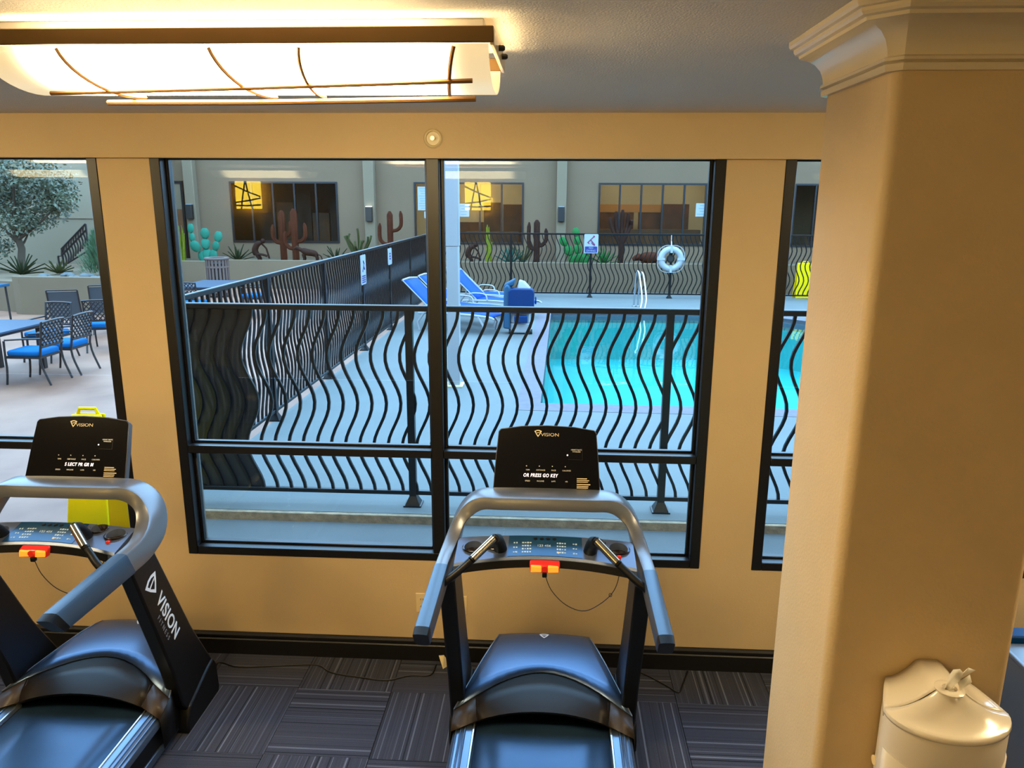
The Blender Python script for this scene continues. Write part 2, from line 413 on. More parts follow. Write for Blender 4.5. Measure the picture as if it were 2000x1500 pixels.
def window(k, x0, x1, label):
    w = thing('window_%d' % k, label, None, ((x0+x1)/2, 0, SILL), kind='structure')
    W = (x1-x0)/2; H = HEAD-SILL; ya, yb = -.004, .118; t = .053
    rz = (1.207-SILL, 1.250-SILL)
    def P(name, *bx):
        mb = MB()
        for b in bx: mb.box(*b)
        return mb.build(name, M_black, w, bevel=.003, seg=1)
    P('window_frame', (-W, -W+t, ya, yb, 0, H)); P('window_frame', (W-t, W, ya, yb, 0, H))
    P('window_frame', (-W+t, W-t, ya, yb, 0, .046)); P('window_frame', (-W+t, W-t, ya, yb, H-.05, H))
    P('mullion', (-.0315, .0315, ya-.003, yb, .046, H-.05))
    for s in (-1, 1):
        a, b = (-W+t, -.0315) if s < 0 else (.0315, W-t)
        P('glazing_bar', (a, b, ya, yb, rz[0], rz[1]))
        for z0, z1 in ((.046, rz[0]), (rz[1], H-.05)):
            P('glazing_bead', (a, a+.016, .052, .078, z0, z1), (b-.016, b, .052, .078, z0, z1), (a+.016, b-.016, .052, .078, z0, z0+.012), (a+.016, b-.016, .052, .078, z1-.012, z1))
            MB().box(a+.004, b-.004, .080, .086, z0+.002, z1-.002).build('pane', M_glass, w)
    return w
window(1, *WINS[0], 'left black framed window looking out on the patio')
window(2, *WINS[1], 'wide central black framed window looking out on the pool')
window(3, *WINS[2], 'right black framed window mostly behind the column')

# ---- column with crown moulding
cx0, cx1, cy0, cy1 = .70, 1.15, -2.10, -1.68
def round_rect(x0, x1, y0, y1, r, k):
    P = []
    for cx, cy, a0 in ((x1-r, y1-r, 0), (x0+r, y1-r, PI/2), (x0+r, y0+r, PI), (x1-r, y0+r, 1.5*PI)):
        for i in range(k+1): a = a0+PI/2*i/k; P.append((cx+r*math.cos(a), cy+r*math.sin(a)))
    return P
col = thing('column', 'square tan stucco column with rounded corners and crown', None, ((cx0+cx1)/2, (cy0+cy1)/2, 0), kind='structure')
cc = ((cx0+cx1)/2, (cy0+cy1)/2)
rr = round_rect(cx0-cc[0], cx1-cc[0], cy0-cc[1], cy1-cc[1], .028, 6)
MB().prism(rr, 0, CEIL, 'z').build('shaft', M_column, col, smooth=30)
prof = [(-.002, 2.812), (.012, 2.812), (.014, 2.818), (.014, 2.826), (.009, 2.829), (.017, 2.832), (.017, 2.838), (.011, 2.842), (.013, 2.856), (.020, 2.874), (.033, 2.890), (.052, 2.902), (.070, 2.907), (.072, 2.914), (.080, 2.917), (.084, 2.923), (.084, 2.930), (.092, 2.932), (.096, 2.938), (.096, 2.9495), (-.002, 2.9495)]
def chamfer_loop(off, c):
    hx, hy = (cx1-cx0)/2+off, (cy1-cy0)/2+off; c = c+off*(2-math.sqrt(2))
    return [(hx, hy-c), (hx-c, hy), (-hx+c, hy), (-hx, hy-c), (-hx, -hy+c), (-hx+c, -hy), (hx-c, -hy), (hx, -hy+c)]
rings = [[(x, y, z) for x, y in chamfer_loop(o, .018)] for o, z in prof]
MB().loft(rings, True, False).build('crown_moulding', M_crown, col, smooth=20)

# ---- ceiling lights
def ceiling_light(name, label, x, y, lm, group=None, full=True):
    t = thing(name, label, 'ceiling light', (x, y, CEIL), group=group)
    hw, hy = .61, .20
    MB().box(-.585, .585, -.158, .158, -.020, 0).build('ceiling_pan', M_white, t, bevel=.004)
    for s in (-1, 1):
        MB().box(-hw, hw, s*hy-.004, s*hy+.004, -.060, -.025).build('side_band', M_bronze, t, bevel=.002, seg=1)
        MB().box(s*(hw-.004)-.005, s*(hw-.004)+.005, -hy+.005, hy-.005, -.064, -.025).build('end_plate', M_crown, t, bevel=.002, seg=1)
        for q in (-.05, .06):
            MB().lathe([(.007, 0), (.007, .012), (.004, .016)], 10, (s*hw, q, -.045), 'x').build('thumbscrew', M_dark, t, smooth=40) if s > 0 else None
    def sec(a): return (-.192*math.cos(a), -.060-.080*math.sin(a))
    rings = [[(xx, *sec(PI*k/18)) for k in range(19)] for xx in (-hw+.012, hw-.012)]
    d = MB().loft(rings, False, False).build('glass_diffuser', lm, t, smooth=60, solid=.003)
    if not full: return t
    for pts, r in (([(-.42, .02, -.160), (0, -.03, -.166), (.555, -.06, -.162)], .0068), ([(-.52, -.06, -.147), (0, -.10, -.141), (.555, -.135, -.131)], .0055)):
        MB().tube(pts, r, 8, up=(0, 0, 1)).build('decor_rod', M_rod, t, smooth=40)
    for xa, xb in ((-.405, -.34), (-.045, .015), (.165, .145), (.52, .475)):
        pts = []
        for k in range(12):
            a = 1.9*k/11; u = k/11; q = sec(a); pts.append((xa+(xb-xa)*u, q[0]*1.03, q[1]-.007))
        MB().tube(pts, .0048, 6).build('wire_rib', M_rod, t, smooth=40)
    return t
L_main = lamp_mat('lit_diffuser', LAMP, LAMP_STRENGTH, .60, .40)
L_back = lamp_mat('lit_diffuser_back', LAMP, BACK_LAMP_STRENGTH, .60, .40)
ceiling_light('ceiling_light', 'long bowed glass ceiling light with bronze band and wire ribs above the central window', -.752, -1.80, L_main)
cm = ceiling_light('ceiling_light', 'long bowed glass ceiling light left of the frame in the window row', -3.45, -1.80, L_main, 'ceiling lights along the windows', False)
dup(cm, (2.45, -1.80, CEIL), label='long bowed glass ceiling light right of the column in the window row')
cb = ceiling_light('ceiling_light', 'ceiling light mirrored in the central window glass left of the lamp reflections', -3.55, -5.5, L_back, 'ceiling lights at the back of the room')
dup(cb, (-.95, -5.5, CEIL), label='ceiling light mirrored in the central window glass right of the white post')
dup(cb, (-6.2, -5.5, CEIL), label='ceiling light mirrored at the top of the left window')
dup(cb, (3.7, -5.5, CEIL), label='ceiling light mirrored at the top of the right window')
# ---- wall sconces on the back wall (seen mirrored in the glass)
M_sconce = mat('sconce_glass', (250, 214, 80), .4, emit=(1.0, .66, .06), es=SCONCE_STRENGTH)
def sconce(x, label):
    t = thing('wall_sconce', label, 'wall lamp', (x, RY0, 2.61), group='square amber wall lamps on the back wall')
    MB().box(-.10, .10, 0, .05, -.10, .10).build('back_plate', M_bronze, t)
    MB().box(-.175, .175, .05, .11, -.185, .185).build('glass_shade', M_sconce, t, bevel=.01)
    for a, b in (((-.06, -.20), (.02, .21)), ((.02, .21), (.10, -.20)), ((-.18, -.02), (.18, .13)), ((-.18, -.04), (.18, -.10)), ((-.18, -.13), (.18, -.14))):
        MB().tube([(-a[0], .118, a[1]), (-(a[0]+b[0])/2, .13, (a[1]+b[1])/2-.006), (-b[0], .118, b[1])], .010, 6).build('wire', M_sconcef, t)
sconce(-4.22, 'square amber wall lamp mirrored in the left half of the central window')
sconce(-1.04, 'square amber wall lamp mirrored beside the white post outside')

# ---- sprinkler, outlets, cords
t = thing('fire_sprinkler', 'recessed brass fire sprinkler with cream ring on the soffit beam', 'sprinkler', (-.583, -.05, 2.834))
MB().lathe([(.030, -.002), (.045, -.002), (.046, -.006), (.040, -.015), (.034, -.012), (.031, -.002), (.031, -.001)], 28, axis='y').build('escutcheon', M_cream, t, smooth=40)
MB().lathe([(.001, -.0005), (.031, -.0005), (.031, -.0015), (.001, -.0015)], 24, axis='y').build('recess', mat('sprinkler_cup', (84, 68, 30), .4, metal=.5), t)
MB().lathe([(.004, -.002), (.007, -.012), (.005, -.016), (.010, -.026), (.010, -.029), (.003, -.029)], 14, axis='y').build('nozzle', M_brass, t, smooth=40)
def outlet(x, z, label, plug):
    t = thing('power_outlet', label, 'outlet', (x, 0, z), group='outlets below the central window')
    MB().box(-.035, .035, -.006, 0, -.058, .058).build('cover_plate', M_plate, t, bevel=.003)
    for s in (-1, 1):
        MB().prism([(.017*math.cos(a*PI/8), s*.022+.014*math.sin(a*PI/8)) for a in range(16)], -.009, -.005, 'y').build('socket', M_plate, t)
        MB().box(-.008, -.005, -.0095, -.008, s*.022-.004, s*.022+.005).box(.005, .008, -.0095, -.008, s*.022-.004, s*.022+.005).build('slot', M_dark, t)
outlet(-.483, .346, 'cream duplex outlet with a black plug in its lower socket', True)
outlet(-.700, .356, 'cream duplex outlet left of the plugged one under the window', False)
o = MB().add([(-.03, 0, .05), (.0, -.012, .062), (.035, -.004, 0), (.0, -.05, .0), (-.03, .003, .05), (.0, -.009, .062), (.035, -.001, 0), (.0, -.047, .0)],
             [(0, 1, 2, 3), (7, 6, 5, 4), (0, 4, 5, 1), (1, 5, 6, 2), (2, 6, 7, 3), (3, 7, 4, 0)]).build('paper_tag', M_cream, None, loc=(-.575, -.045, .002))
tag(o, 'small folded cream tag leaning against the black baseboard', 'paper')

# ---- wipes dispenser on the column
def dispenser():
    bx, by, bz = .944, cy0-.001, .952
    t = thing('wipes_dispenser', 'glossy white wipes dispenser with cone top on the column', 'dispenser', (bx, by, bz))
    w, cy, b = .141, -.110, .090
    half = [(.094, 0), (.110, -.030), (.127, -.070), (.137, -.098)]
    arc = [(w*math.cos(-PI*i/20), cy+b*math.sin(-PI*i/20)) for i in range(21)]
    plan = half+arc+[(-x, y) for x, y in half[::-1]]
    zt = lambda y: .444-.030*(-y)/.215
    rings = [[(x*k, y*k, z) for x, y in plan] for z, k in ((-.12, .97), (.0, .98), (.12, 1.0), (.30, 1.0))]
    rings.append([(x, y, zt(y)-.012) for x, y in plan]); rings.append([(x*.985, y*.985, zt(y)-.006) for x, y in plan])
    MB().loft(rings).build('body', M_whitem, t, smooth=40)
    rows = []
    for u, dz in ((1.006, -.012), (1.010, -.007), (1.0, -.001), (.96, .001), (.88, .002), (.74, .006), (.58, .015), (.42, .028), (.30, .041), (.22, .051), (.19, .057)):
        rows.append([(x*u, cy+(y-cy)*u, zt(y)*u+zt(cy)*(1-u)+dz) for x, y in arc])
    MB().grid(rows).build('lid', M_whitep, t, smooth=50, solid=.002)
    def hw(y): 
        P = half+[(w, cy)]
        for (x0, y0), (x1, y1) in zip(P, P[1:]):
            if y <= y0 and y >= y1: return x0+(x1-x0)*(y-y0)/(y1-y0)
        return w
    rows = []
    for j in range(9):
        y = -.001-(.107)*j/8; W = hw(y)*1.004; h = .052+.005*j/8; c = .026+.004*j/8; row = []
        for i in range(-10, 11):
            x = W*i/10; tt = max(0, (abs(x)-c)/(W-c)); row.append((x, y, zt(y)-.002+h*(1-tt)**1.9))
        rows.append(row)
    hs = MB().grid(rows); hs.grid([[(r[k][0], r[k][1], r[k][2]-z) for r in rows] for k, z in ((0, 0), (0, .02))]); hs.grid([[(r[-1][0], r[-1][1], r[-1][2]-z) for r in rows] for z in (0, .02)])
    hs.build('back_housing', M_whitep, t, smooth=45, solid=.002)
    zc = zt(cy)+.057
    MB().lathe([(.020, -.004), (.031, -.001), (.033, .003), (.028, .006), (.016, .005), (.014, .0), (.006, -.002)], 24, (0, cy, zc)).build('nozzle_ring', M_whitep, t, smooth=50)
    M_wipe = mat('wipe_tissue', (236, 232, 222), .8)
    rows = [[(-.004+.030*u+(v-.5)*(.012+.036*u), cy+.006*math.sin(v*7+u*3), zc+.052*u+.008*math.sin(v*9)*u) for v in (0, .25, .5, .75, 1)] for u in (0, .2, .4, .6, .8, 1)]
    MB().grid(rows).build('wipe', M_wipe, t, smooth=60, solid=.0015)
    rows = [[(.018+.024*u, cy-.01+.012*v, zc+.006+.022*u+.012*v) for v in (0, .5, 1)] for u in (0, .5, 1)]
    MB().grid(rows).build('wipe', M_wipe, t, smooth=60, solid=.0015)
    MB().lathe([(.012, 0), (.012, -.004), (.004, -.004)], 16, (-.126, -.066, .25), 'x').build('key_lock', M_plate, t, smooth=40)
    fr = [(x*1.012, cy+(y-cy)*1.012) for x, y in arc[1:-1]]
    MB().grid([[(x, y, .300+.035*(abs(x)/w)**2) for x, y in fr], [(x, y, -.10) for x, y in fr]]).build('front_panel', M_whitem, t, smooth=50, solid=.004)
    return t
dispenser()
# ---- grey storage unit behind the column
t = thing('storage_chest', 'grey chest with blue lid edge standing right of the column', 'chest', (2.5, -.75, 0))
MB().hexa([(-.37, -.5, 0), (.5, -.5, 0), (.5, .3, 0), (-.37, .3, 0), (-.35, -.48, .52), (.5, -.48, .52), (.5, .28, .52), (-.35, .28, .52)]).build('chest_body', M_tmgrey, t, bevel=.015)
MB().box(-.38, .52, -.51, .22, .52, .55).build('lid', M_tmgrey, t, bevel=.01)
MB().box(-.38, .52, .22, .31, .52, .58).build('hinge_strip', M_bluecov, t, bevel=.01)
MB().box(-.30, .44, -.52, -.50, .25, .27).build('grip_groove', M_tmblack, t)
t = thing('towel_basket', 'yellowish round basket on the grey chest right of the column', 'basket', (2.62, -.80, .556))
MB().lathe([(.14, 0), (.20, .06), (.22, .14), (.21, .16), (.19, .14), (.13, .02)], 24).build('bowl', M_cream, t, smooth=40)
for i in range(5):
    MB().ell((.10*math.cos(i*1.3), .10*math.sin(i*1.3), .14), .07, .05, .05, 10, 6).build('rolled_towel', M_cream, t, smooth=60)
# ================================================================== TREADMILLS (local frame: x across, y = wall y + 1)
def emblem(size):   # rounded shield outline with an inner fin, as flat strokes in the xy plane
    mb = MB()
    out = [(-.5, .32), (-.15, .46), (.15, .46), (.5, .32), (.28, -.1), (0, -.5), (-.28, -.1)]
    inn = [(-.30, .24), (-.1, .33), (.1, .33), (.30, .24), (.17, -.06), (0, -.27), (-.17, -.06)]
    n = len(out)
    for i in range(n):
        j = (i+1) % n
        mb.add([(*out[i], 0), (*out[j], 0), (*inn[j], 0), (*inn[i], 0)], [(0, 1, 2, 3)])
    mb.add([(-.28, .08, 0), (.26, .20, 0), (.20, .10, 0), (-.2, 0, 0)], [(0, 1, 2, 3)])
    mb.v = [(p[0]*size, p[1]*size, .0004) for p in mb.v]
    return mb
def stick(mb, name, m, parent, mtx):
    o = mb.build(name, m, parent); o.matrix_local = mtx; return o
def treadmill(xc, label, led, led_dx):
    t = thing('treadmill', label, 'treadmill', (xc, -1.0, 0), group='treadmills facing the windows')
    OY = 1.0
    def B(mb, name, m, p=None, **k): return mb.shift((0, OY, 0)).build(name, m, p or t, **k)
    # ---- frame, rails, belt
    for s in (-1, 1):
        mb = MB(); x0, x1 = sorted((s*.355, s*.398)); mb.box(x0, x1, -2.2, -.52, .022, .062)
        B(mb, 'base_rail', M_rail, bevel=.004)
        x0, x1 = sorted((s*.315, s*.392)); mb = MB().box(x0, x1, -2.22, -.70, .062, .175)
        B(mb, 'side_skirt', M_tmblack, bevel=.004)
        # ribbed foot rail
        pr = [(.316, .168), (.316, .209), (.345, .212), (.347, .217), (.352, .217), (.354, .212), (.364, .211), (.366, .216), (.371, .216), (.373, .210), (.384, .208), (.386, .212), (.391, .212), (.393, .205), (.403, .200), (.406, .190), (.406, .168)]
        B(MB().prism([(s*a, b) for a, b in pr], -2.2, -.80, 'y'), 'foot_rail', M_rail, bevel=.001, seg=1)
        x0, x1 = sorted((s*.306, s*.316)); B(MB().box(x0, x1, -2.2, -.79, .17, .214), 'rail_trim', M_railm, bevel=.002, seg=1)
        x0, x1 = sorted((s*.34, s*.40)); B(MB().box(x0, x1, -2.26, -2.2, .02, .20), 'rear_cap', M_tmblack, bevel=.012)
        B(MB().box(*sorted((s*.36, s*.40)), -2.1, -2.0, 0, .024), 'levelling_foot', M_tmblack)
    B(MB().box(-.312, .312, -2.15, -.62, .12, .182), 'deck', M_tmblack)
    rows = []
    bp = [(-.66, .190), (-.9, .1915), (-1.4, .1915), (-2.12, .1915), (-2.165, .183), (-2.185, .16), (-2.165, .135), (-2.1, .128)]
    for y, z in bp: rows.append([(x, y, z) for x in (-.302, -.15, 0, .15, .302)])
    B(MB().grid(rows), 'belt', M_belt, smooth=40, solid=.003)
    # ---- motor hood (lofted), shroud and lower cowl
    def row(y, hw, zc, ze, n=17):
        out = []
        for i in range(n):
            u = -1+2*i/(n-1); out.append((u*hw, y+.012*0, ze+(zc-ze)*(1-abs(u)**2.4)))
        return out
    # y sweeps back towards the sides along the front edge (arched cut)
    st = [(-.13, .225, .05, .05), (-.165, .235, .20, .19), (-.185, .236, .285, .272), (-.215, .238, .318, .304), (-.26, .247, .330, .314), (-.35, .274, .338, .316), (-.45, .308, .336, .304)]
    rows = [row(*q) for q in st]
    n = 17
    edge = []                     # arched lower edge of the hood
    for i in range(n):
        u = -1+2*i/(n-1); a = abs(u)
        if a <= .7501:
            k = a/.75; y = -.578-.150*k**1.8; x = .315*k; z = .333-.036*k**2
        else:
            k = (a-.75)/.25; y = -.728-.045*k; x = .315+.095*k; z = .297-.044*k
        edge.append((math.copysign(x, u) if u else 0, y, z))
    mid = []
    for i in range(n):
        a = rows[-1][i]; e = edge[i]; m_ = tuple((p+q)/2 for p, q in zip(a, e)); mid.append((m_[0], m_[1], m_[2]+.004))
    rows += [mid, edge]
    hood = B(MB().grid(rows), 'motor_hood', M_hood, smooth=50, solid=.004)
    stick(emblem(.052), 'hood_emblem', M_logo, hood, frame_m((0, -.262+OY, .3335), (1, 0, 0), (0, 1, -.12)))
    # thin raised seam along each hood side
    for s in (-1, 1):
        B(MB().tube([(s*q[0][0]*-1 if s < 0 else q[-1][0], q[-1][1], q[-1][2]+.002) for q in rows[3:]], .003, 6), 'hood_seam', M_tmgrey, smooth=40)
    # shroud from the arched edge down to the lip over the belt
    lip = []
    for i in range(n):
        u = -1+2*i/(n-1); a = abs(u)
        if a <= .7501:
            k = a/.75; y = -.806-.014*k**2; x = .300*k; z = .284-.048*k**2.2
        else:
            k = (a-.75)/.25; y = -.820-.055*k; x = .300+.112*k; z = .236-.020*k
        lip.append((math.copysign(x, u) if u else 0, y, z))
    lip2 = [(x, y+.012, z-.018 if abs(x) < .31 else z-.004) for x, y, z in lip]
    mids = [tuple((a*.45+b*.55) for a, b in zip(p, q)) for p, q in zip(edge, lip)]
    mids = [(x, y, z+.010*(1-(abs(x)/.42)**2)) for x, y, z in mids]
    SH = [[(x, y+.004, z-.003) for x, y, z in edge], mids, lip, lip2]
    B(MB().grid([r[2:15] for r in SH]), 'hood_shroud', M_shroud, smooth=35, solid=.003)
    B(MB().grid([r[0:3] for r in SH]), 'shroud_cheek', M_cheek, smooth=20, solid=.003)
    B(MB().grid([r[14:17] for r in SH]), 'shroud_cheek', M_cheek, smooth=20, solid=.003)
    for s in (-1, 1):
        B(MB().tube([(s*.302, -.735, .295), (s*.300, -.78, .264), (s*.299, -.822, .236)], .0022, 5), 'shroud_seam', M_tmblack)
        # side cheek between hood edge and floor, and the flared lower cowl
        E_ = [q[-1] if s > 0 else q[0] for q in rows]
        chk = [(abs(p[0]), p[1], p[2]) for p in E_]+[(.412, -.875, .214)]
        top = [(s*a, b, c) for a, b, c in chk]
        low = [(s*min(.42, max(a+.035, .30)), b, .06) for a, b, c in chk]
        B(MB().grid([top, low]), 'hood_cheek', M_tmblack, smooth=30, solid=.003)
        B(MB().hexa([(s*.20, -.16, .03), (s*.40, -.30, .03), (s*.40, -.62, .03), (s*.20, -.62, .03), (s*.22, -.19, .235), (s*.365, -.33, .135), (s*.385, -.60, .16), (s*.22, -.60, .25)]), 'lower_cowl', M_tmgrey, bevel=.01)
    B(MB().box(-.30, .30, -.62, -.135, .02, .05), 'motor_pan', M_tmblack)
    # ---- uprights and feet
    ups = []
    for s in (-1, 1):
        prof_ = [(-.385, .10), (-.372, .20), (-.55, .50), (-.80, 1.02), (-1.0, 1.03), (-.76, .38), (-.70, .16), (-.66, .10)]
        x0, x1 = sorted((s*.368, s*.437))
        u = B(MB().prism(prof_, x0, x1, 'x'), 'upright', M_tmblack, bevel=.010)
        ups.append(u)
        x0, x1 = sorted((s*.355, s*.448))
        B(MB().prism([(-.355, 0), (-.345, .03), (-.355, .17), (-.385, .215), (-.46, .20), (-.66, .13), (-.70, .06), (-.70, 0)], x0, x1, 'x'), 'base_foot', M_tmblack, bevel=.010)
    U = ups[1]
    dirv = (0, -.385+.80-.0-.25+.2, -.9)   # replaced below
    a, b = Vector((.4378, -.870+OY, .925)), Vector((.4378, -.680+OY, .50))
    dwn = (b-a).normalized(); nx = Vector((1, 0, 0)); upv = nx.cross(dwn)
    def on_up(k, off): p = a+(b-a)*k+upv*off; return frame_m(tuple(p), tuple(dwn), tuple(upv))
    em = emblem(.105); em.v = [(p[1]*-1, p[0], p[2]) for p in em.v]
    stick(em, 'upright_emblem', M_logo, U, on_up(.10, .0))
    text('upright_lettering', 'VISION', .088, M_logo, U, on_up(.60, .004), spacing=1.08, bold=.0012)
    text('upright_lettering', 'FITNESS', .030, mat('dim_print', (120, 122, 128), .5) if 'dim_print' not in MATS else MATS['dim_print'], U, on_up(.62, -.052), spacing=1.7)
    # ---- handrail hoop, lofted from four edge curves (outer back, outer front, inner front, inner back)
    H = [(0, (0, -.62, 1.302, 0, -.762, 1.302, 0, -.772, 1.243, 0, -.64, 1.243)),
         (1, (.20, -.62, 1.300, .20, -.757, 1.300, .20, -.768, 1.241, .20, -.64, 1.241)),
         (2, (.30, -.612, 1.288, .292, -.745, 1.294, .268, -.756, 1.236, .272, -.632, 1.236)),
         (3, (.372, -.600, 1.232, .355, -.738, 1.258, .314, -.755, 1.214, .325, -.622, 1.188)),
         (4, (.418, -.618, 1.150, .402, -.757, 1.195, .348, -.778, 1.186, .362, -.645, 1.125)),
         (5, (.440, -.690, 1.060, .425, -.805, 1.152, .366, -.825, 1.146, .380, -.715, 1.052)),
         (6, (.450, -.835, 1.016, .440, -.895, 1.124, .382, -.905, 1.120, .392, -.845, 1.012)),
         (7, (.452, -.985, 1.012, .445, -1.03, 1.120, .390, -1.03, 1.117, .397, -.985, 1.010))]
    G = [(0, (.4535, -.985, 1.010, .4465, -1.03, 1.122, .3885, -1.03, 1.119, .3955, -.985, 1.008)),
         (1, (.453, -1.2, 1.014, .447, -1.24, 1.118, .389, -1.24, 1.116, .395, -1.2, 1.012)),
         (2, (.452, -1.425, 1.020, .447, -1.485, 1.114, .390, -1.485, 1.112, .395, -1.425, 1.018))]
    C3 = [(0, G[2][1]), (1, (.450, -1.452, 1.018, .446, -1.525, 1.106, .391, -1.525, 1.104, .396, -1.452, 1.017))]
    def ring(q, r=.16):
        P = [Vector(q[0:3]), Vector(q[3:6]), Vector(q[6:9]), Vector(q[9:12])]; out = []
        for i in range(4):
            p = P[i]; pa = P[i-1]; pn = P[(i+1) % 4]
            la = min(.017, (pa-p).length*.4); ln = min(.017, (pn-p).length*.4)
            A = p+(pa-p).normalized()*la; Bp = p+(pn-p).normalized()*ln
            out += [tuple(A), tuple((A+Bp)*.25+p*.5), tuple(Bp)]
        return out
    keys = [(-k, tuple(v*(-1 if i % 3 == 0 else 1) for i, v in enumerate(q))) for k, q in H[:0:-1]]+H
    rings = [ring(catmull(keys, -7+14*i/56)) for i in range(57)]
    B(MB().loft(rings), 'handrail_hoop', M_tmgrey, smooth=32)
    for s in (-1, 1):
        mir = lambda q: tuple(v*(s if i % 3 == 0 else 1) for i, v in enumerate(q))
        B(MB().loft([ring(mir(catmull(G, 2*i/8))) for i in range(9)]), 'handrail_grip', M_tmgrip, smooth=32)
        B(MB().loft([ring(mir(catmull(C3, i/2))) for i in range(3)]), 'rail_end_cap', M_tmblack, smooth=32)
    # ---- console head
    cy0_, cz0 = -.640, 1.281; cy1_, cz1 = -.515, 1.545
    X = Vector((1, 0, 0)); Yv = Vector((0, cy1_-cy0_, cz1-cz0)).normalized(); Nn = X.cross(Yv)      # Nn faces the runner
    hgt = Vector((0, cy1_-cy0_, cz1-cz0)).length
    org = Vector((0, cy0_+OY, cz0))
    def C(u, v, d): return tuple(org+X*u+Yv*v+Nn*d)
    def outline(k, top):
        return [(-.240*k, -.010), (.240*k, -.010), (.232*k, hgt*.5), (.222*k, hgt-.018), (.212*k, hgt-.006), (.12*k, hgt+.008), (0, hgt+.013), (-.12*k, hgt+.008), (-.212*k, hgt-.006), (-.222*k, hgt-.018), (-.232*k, hgt*.5)]
    ol = outline(1.0, 0)
    back = [(x*.97, (v-.13)*.97+.13) for x, v in ol]
    con = MB().loft([[C(x, v, -.045) for x, v in back], [C(x, v, -.012) for x, v in ol], [C(x, v, 0) for x, v in ol]]).build('console_housing', M_bezel, t, bevel=.003, seg=2)
    MB().loft([[C(x*.985, (v-.13)*.975+.13, 0) for x, v in ol], [C(x*.985, (v-.13)*.975+.13, .0022) for x, v in ol]]).build('console_screen', M_screen, con)
    D = .0028
    fm = lambda u, v: frame_m(C(u, v, D), X, Yv)
    text('console_lettering', 'VISION', .021, M_logo2, con, fm(.012, hgt-.032), spacing=1.0, sx=1.25)
    stick(emblem(.034), 'console_emblem', M_logo2, con, fm(-.042, hgt-.026))
    text('led_message', led, .0215, M_led, con, fm(led_dx, .076), shear=.18, spacing=1.12, sx=.80, bold=.0003)
    words = ['TIME', 'DISTANCE', 'PACE', 'CALORIES', 'SPEED', 'INCLINE', 'LAPS', 'HR']
    for i in range(4):
        x = -.085+.058*i
        text('legend_print', words[i], .0085, M_legend, con, fm(x, .100))
        text('legend_print', words[i+4], .0085, M_legend, con, fm(x, .051))
        stick(MB().box(-.002, .002, -.002, .002, 0, .0004), 'legend_mark', M_legend, con, fm(x-.006, .118))
    stick(MB().lathe([(.0035, 0), (.003, .0008)], 12), 'sensor_light', M_led, con, fm(.092, .170))
    text('legend_print', 'HEART RATE\nWIRELESS', .0085, M_legend, con, fm(.132, .190))
    stick(MB().box(-.002, .062, .0, .0006, 0, .0003).box(.060, .0606, 0, .05, 0, .0003), 'panel_outline', M_bezel, con, fm(.098, .150))
    lines = [(.066, .045, .004), (.058, .055, .0035), (.051, .05, .0035), (.040, .06, .0045), (.032, .052, .0035), (.025, .05, .0035), (.018, .044, .0035)]
    mb = MB()
    for v, w, h in lines: mb.box(0, w, v-h/2, v+h/2, 0, .0003)
    stick(mb, 'warning_print', M_logo2, con, fm(.135, 0))
    B(MB().prism([(-.60, 1.235), (-.66, 1.24), (-.668, 1.290), (-.64, 1.30), (-.59, 1.29)], -.21, .21, 'x'), 'console_neck', M_bezel, bevel=.006)
    # ---- tray
    def yb(x): return -.800-.016*(x/.37)**2
    def yf(x): return -.935-.060*(x/.37)**2
    xs = [-.372+.744*i/24 for i in range(25)]
    top = lambda x, k: (x, yb(x)+(yf(x)-yb(x))*k, 1.148-.034*k-.012*(x/.37)**2)
    rings = []
    for x in xs:
        a, b, c_, d_ = top(x, 0), top(x, .97), top(x, 1.0), top(x, 1.0)
        rings.append([a, b, (x, c_[1]-.004, c_[2]-.008), (x, d_[1]-.010, d_[2]-.042), (x, d_[1]+.03, d_[2]-.052), (x, a[1]+.005, a[2]-.045)])
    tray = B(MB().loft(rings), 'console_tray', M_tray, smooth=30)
    rings = []
    for x in xs[1:-1]:
        d_ = top(x, 1.0); rings.append([(x, d_[1]-.0055, d_[2]-.010), (x, d_[1]-.0115, d_[2]-.041), (x, d_[1]-.009, d_[2]-.041), (x, d_[1]-.003, d_[2]-.010)])
    B(MB().loft(rings), 'tray_apron', M_tmblack, smooth=30)
    # cup wells cut into the tray
    cups = [(-.302, -.880), (-.212, -.868), (.214, -.842+.01), (.308, -.866)]
    rad = (.046, .040, .040, .046)
    cutters = []
    for (x, y), r in zip(cups, rad):
        cutters.append(MB().lathe([(r*.8, 1.102), (r, 1.2)], 28, (x, y+OY, 0)).build('cut', None, t))
    for c_ in cutters:
        md = tray.modifiers.new('b', 'BOOLEAN'); md.operation = 'DIFFERENCE'; md.object = c_; md.solver = 'EXACT'
    dg = bpy.context.evaluated_depsgraph_get(); me = bpy.data.meshes.new_from_object(tray.evaluated_get(dg)); tray.modifiers.clear(); tray.data = me; me.name = 'console_tray'
    if not me.materials: me.materials.append(M_tray)
    me.polygons.foreach_set('use_smooth', [True]*len(me.polygons)); me.set_sharp_from_angle(angle=math.radians(30))
    for c_ in cutters: bpy.data.objects.remove(c_)
    for (x, y), r in zip(cups, rad):
        z1 = 1.148-.034*((y-yb(x))/(yf(x)-yb(x)))-.012*(x/.37)**2
        B(MB().lathe([(r*.79, 1.1035), (r*.80, 1.1045), (r*.97, z1+.001), (r*1.0, z1+.0025), (r*1.05, z1+.0005)], 28, (x, y, 0), caps=False), 'cup_well', M_cup, smooth=40)
        B(MB().lathe([(.001, 1.1038), (r*.795, 1.1038)], 28, (x, y, 0), caps=False), 'cup_floor', M_cup)
    # keypad film, keys, icons
    kp = lambda x, k, d: (lambda q: (q[0], q[1]+OY, q[2]+d))(top(x, k))
    kxs = [-.155+.31*i/12 for i in range(13)]
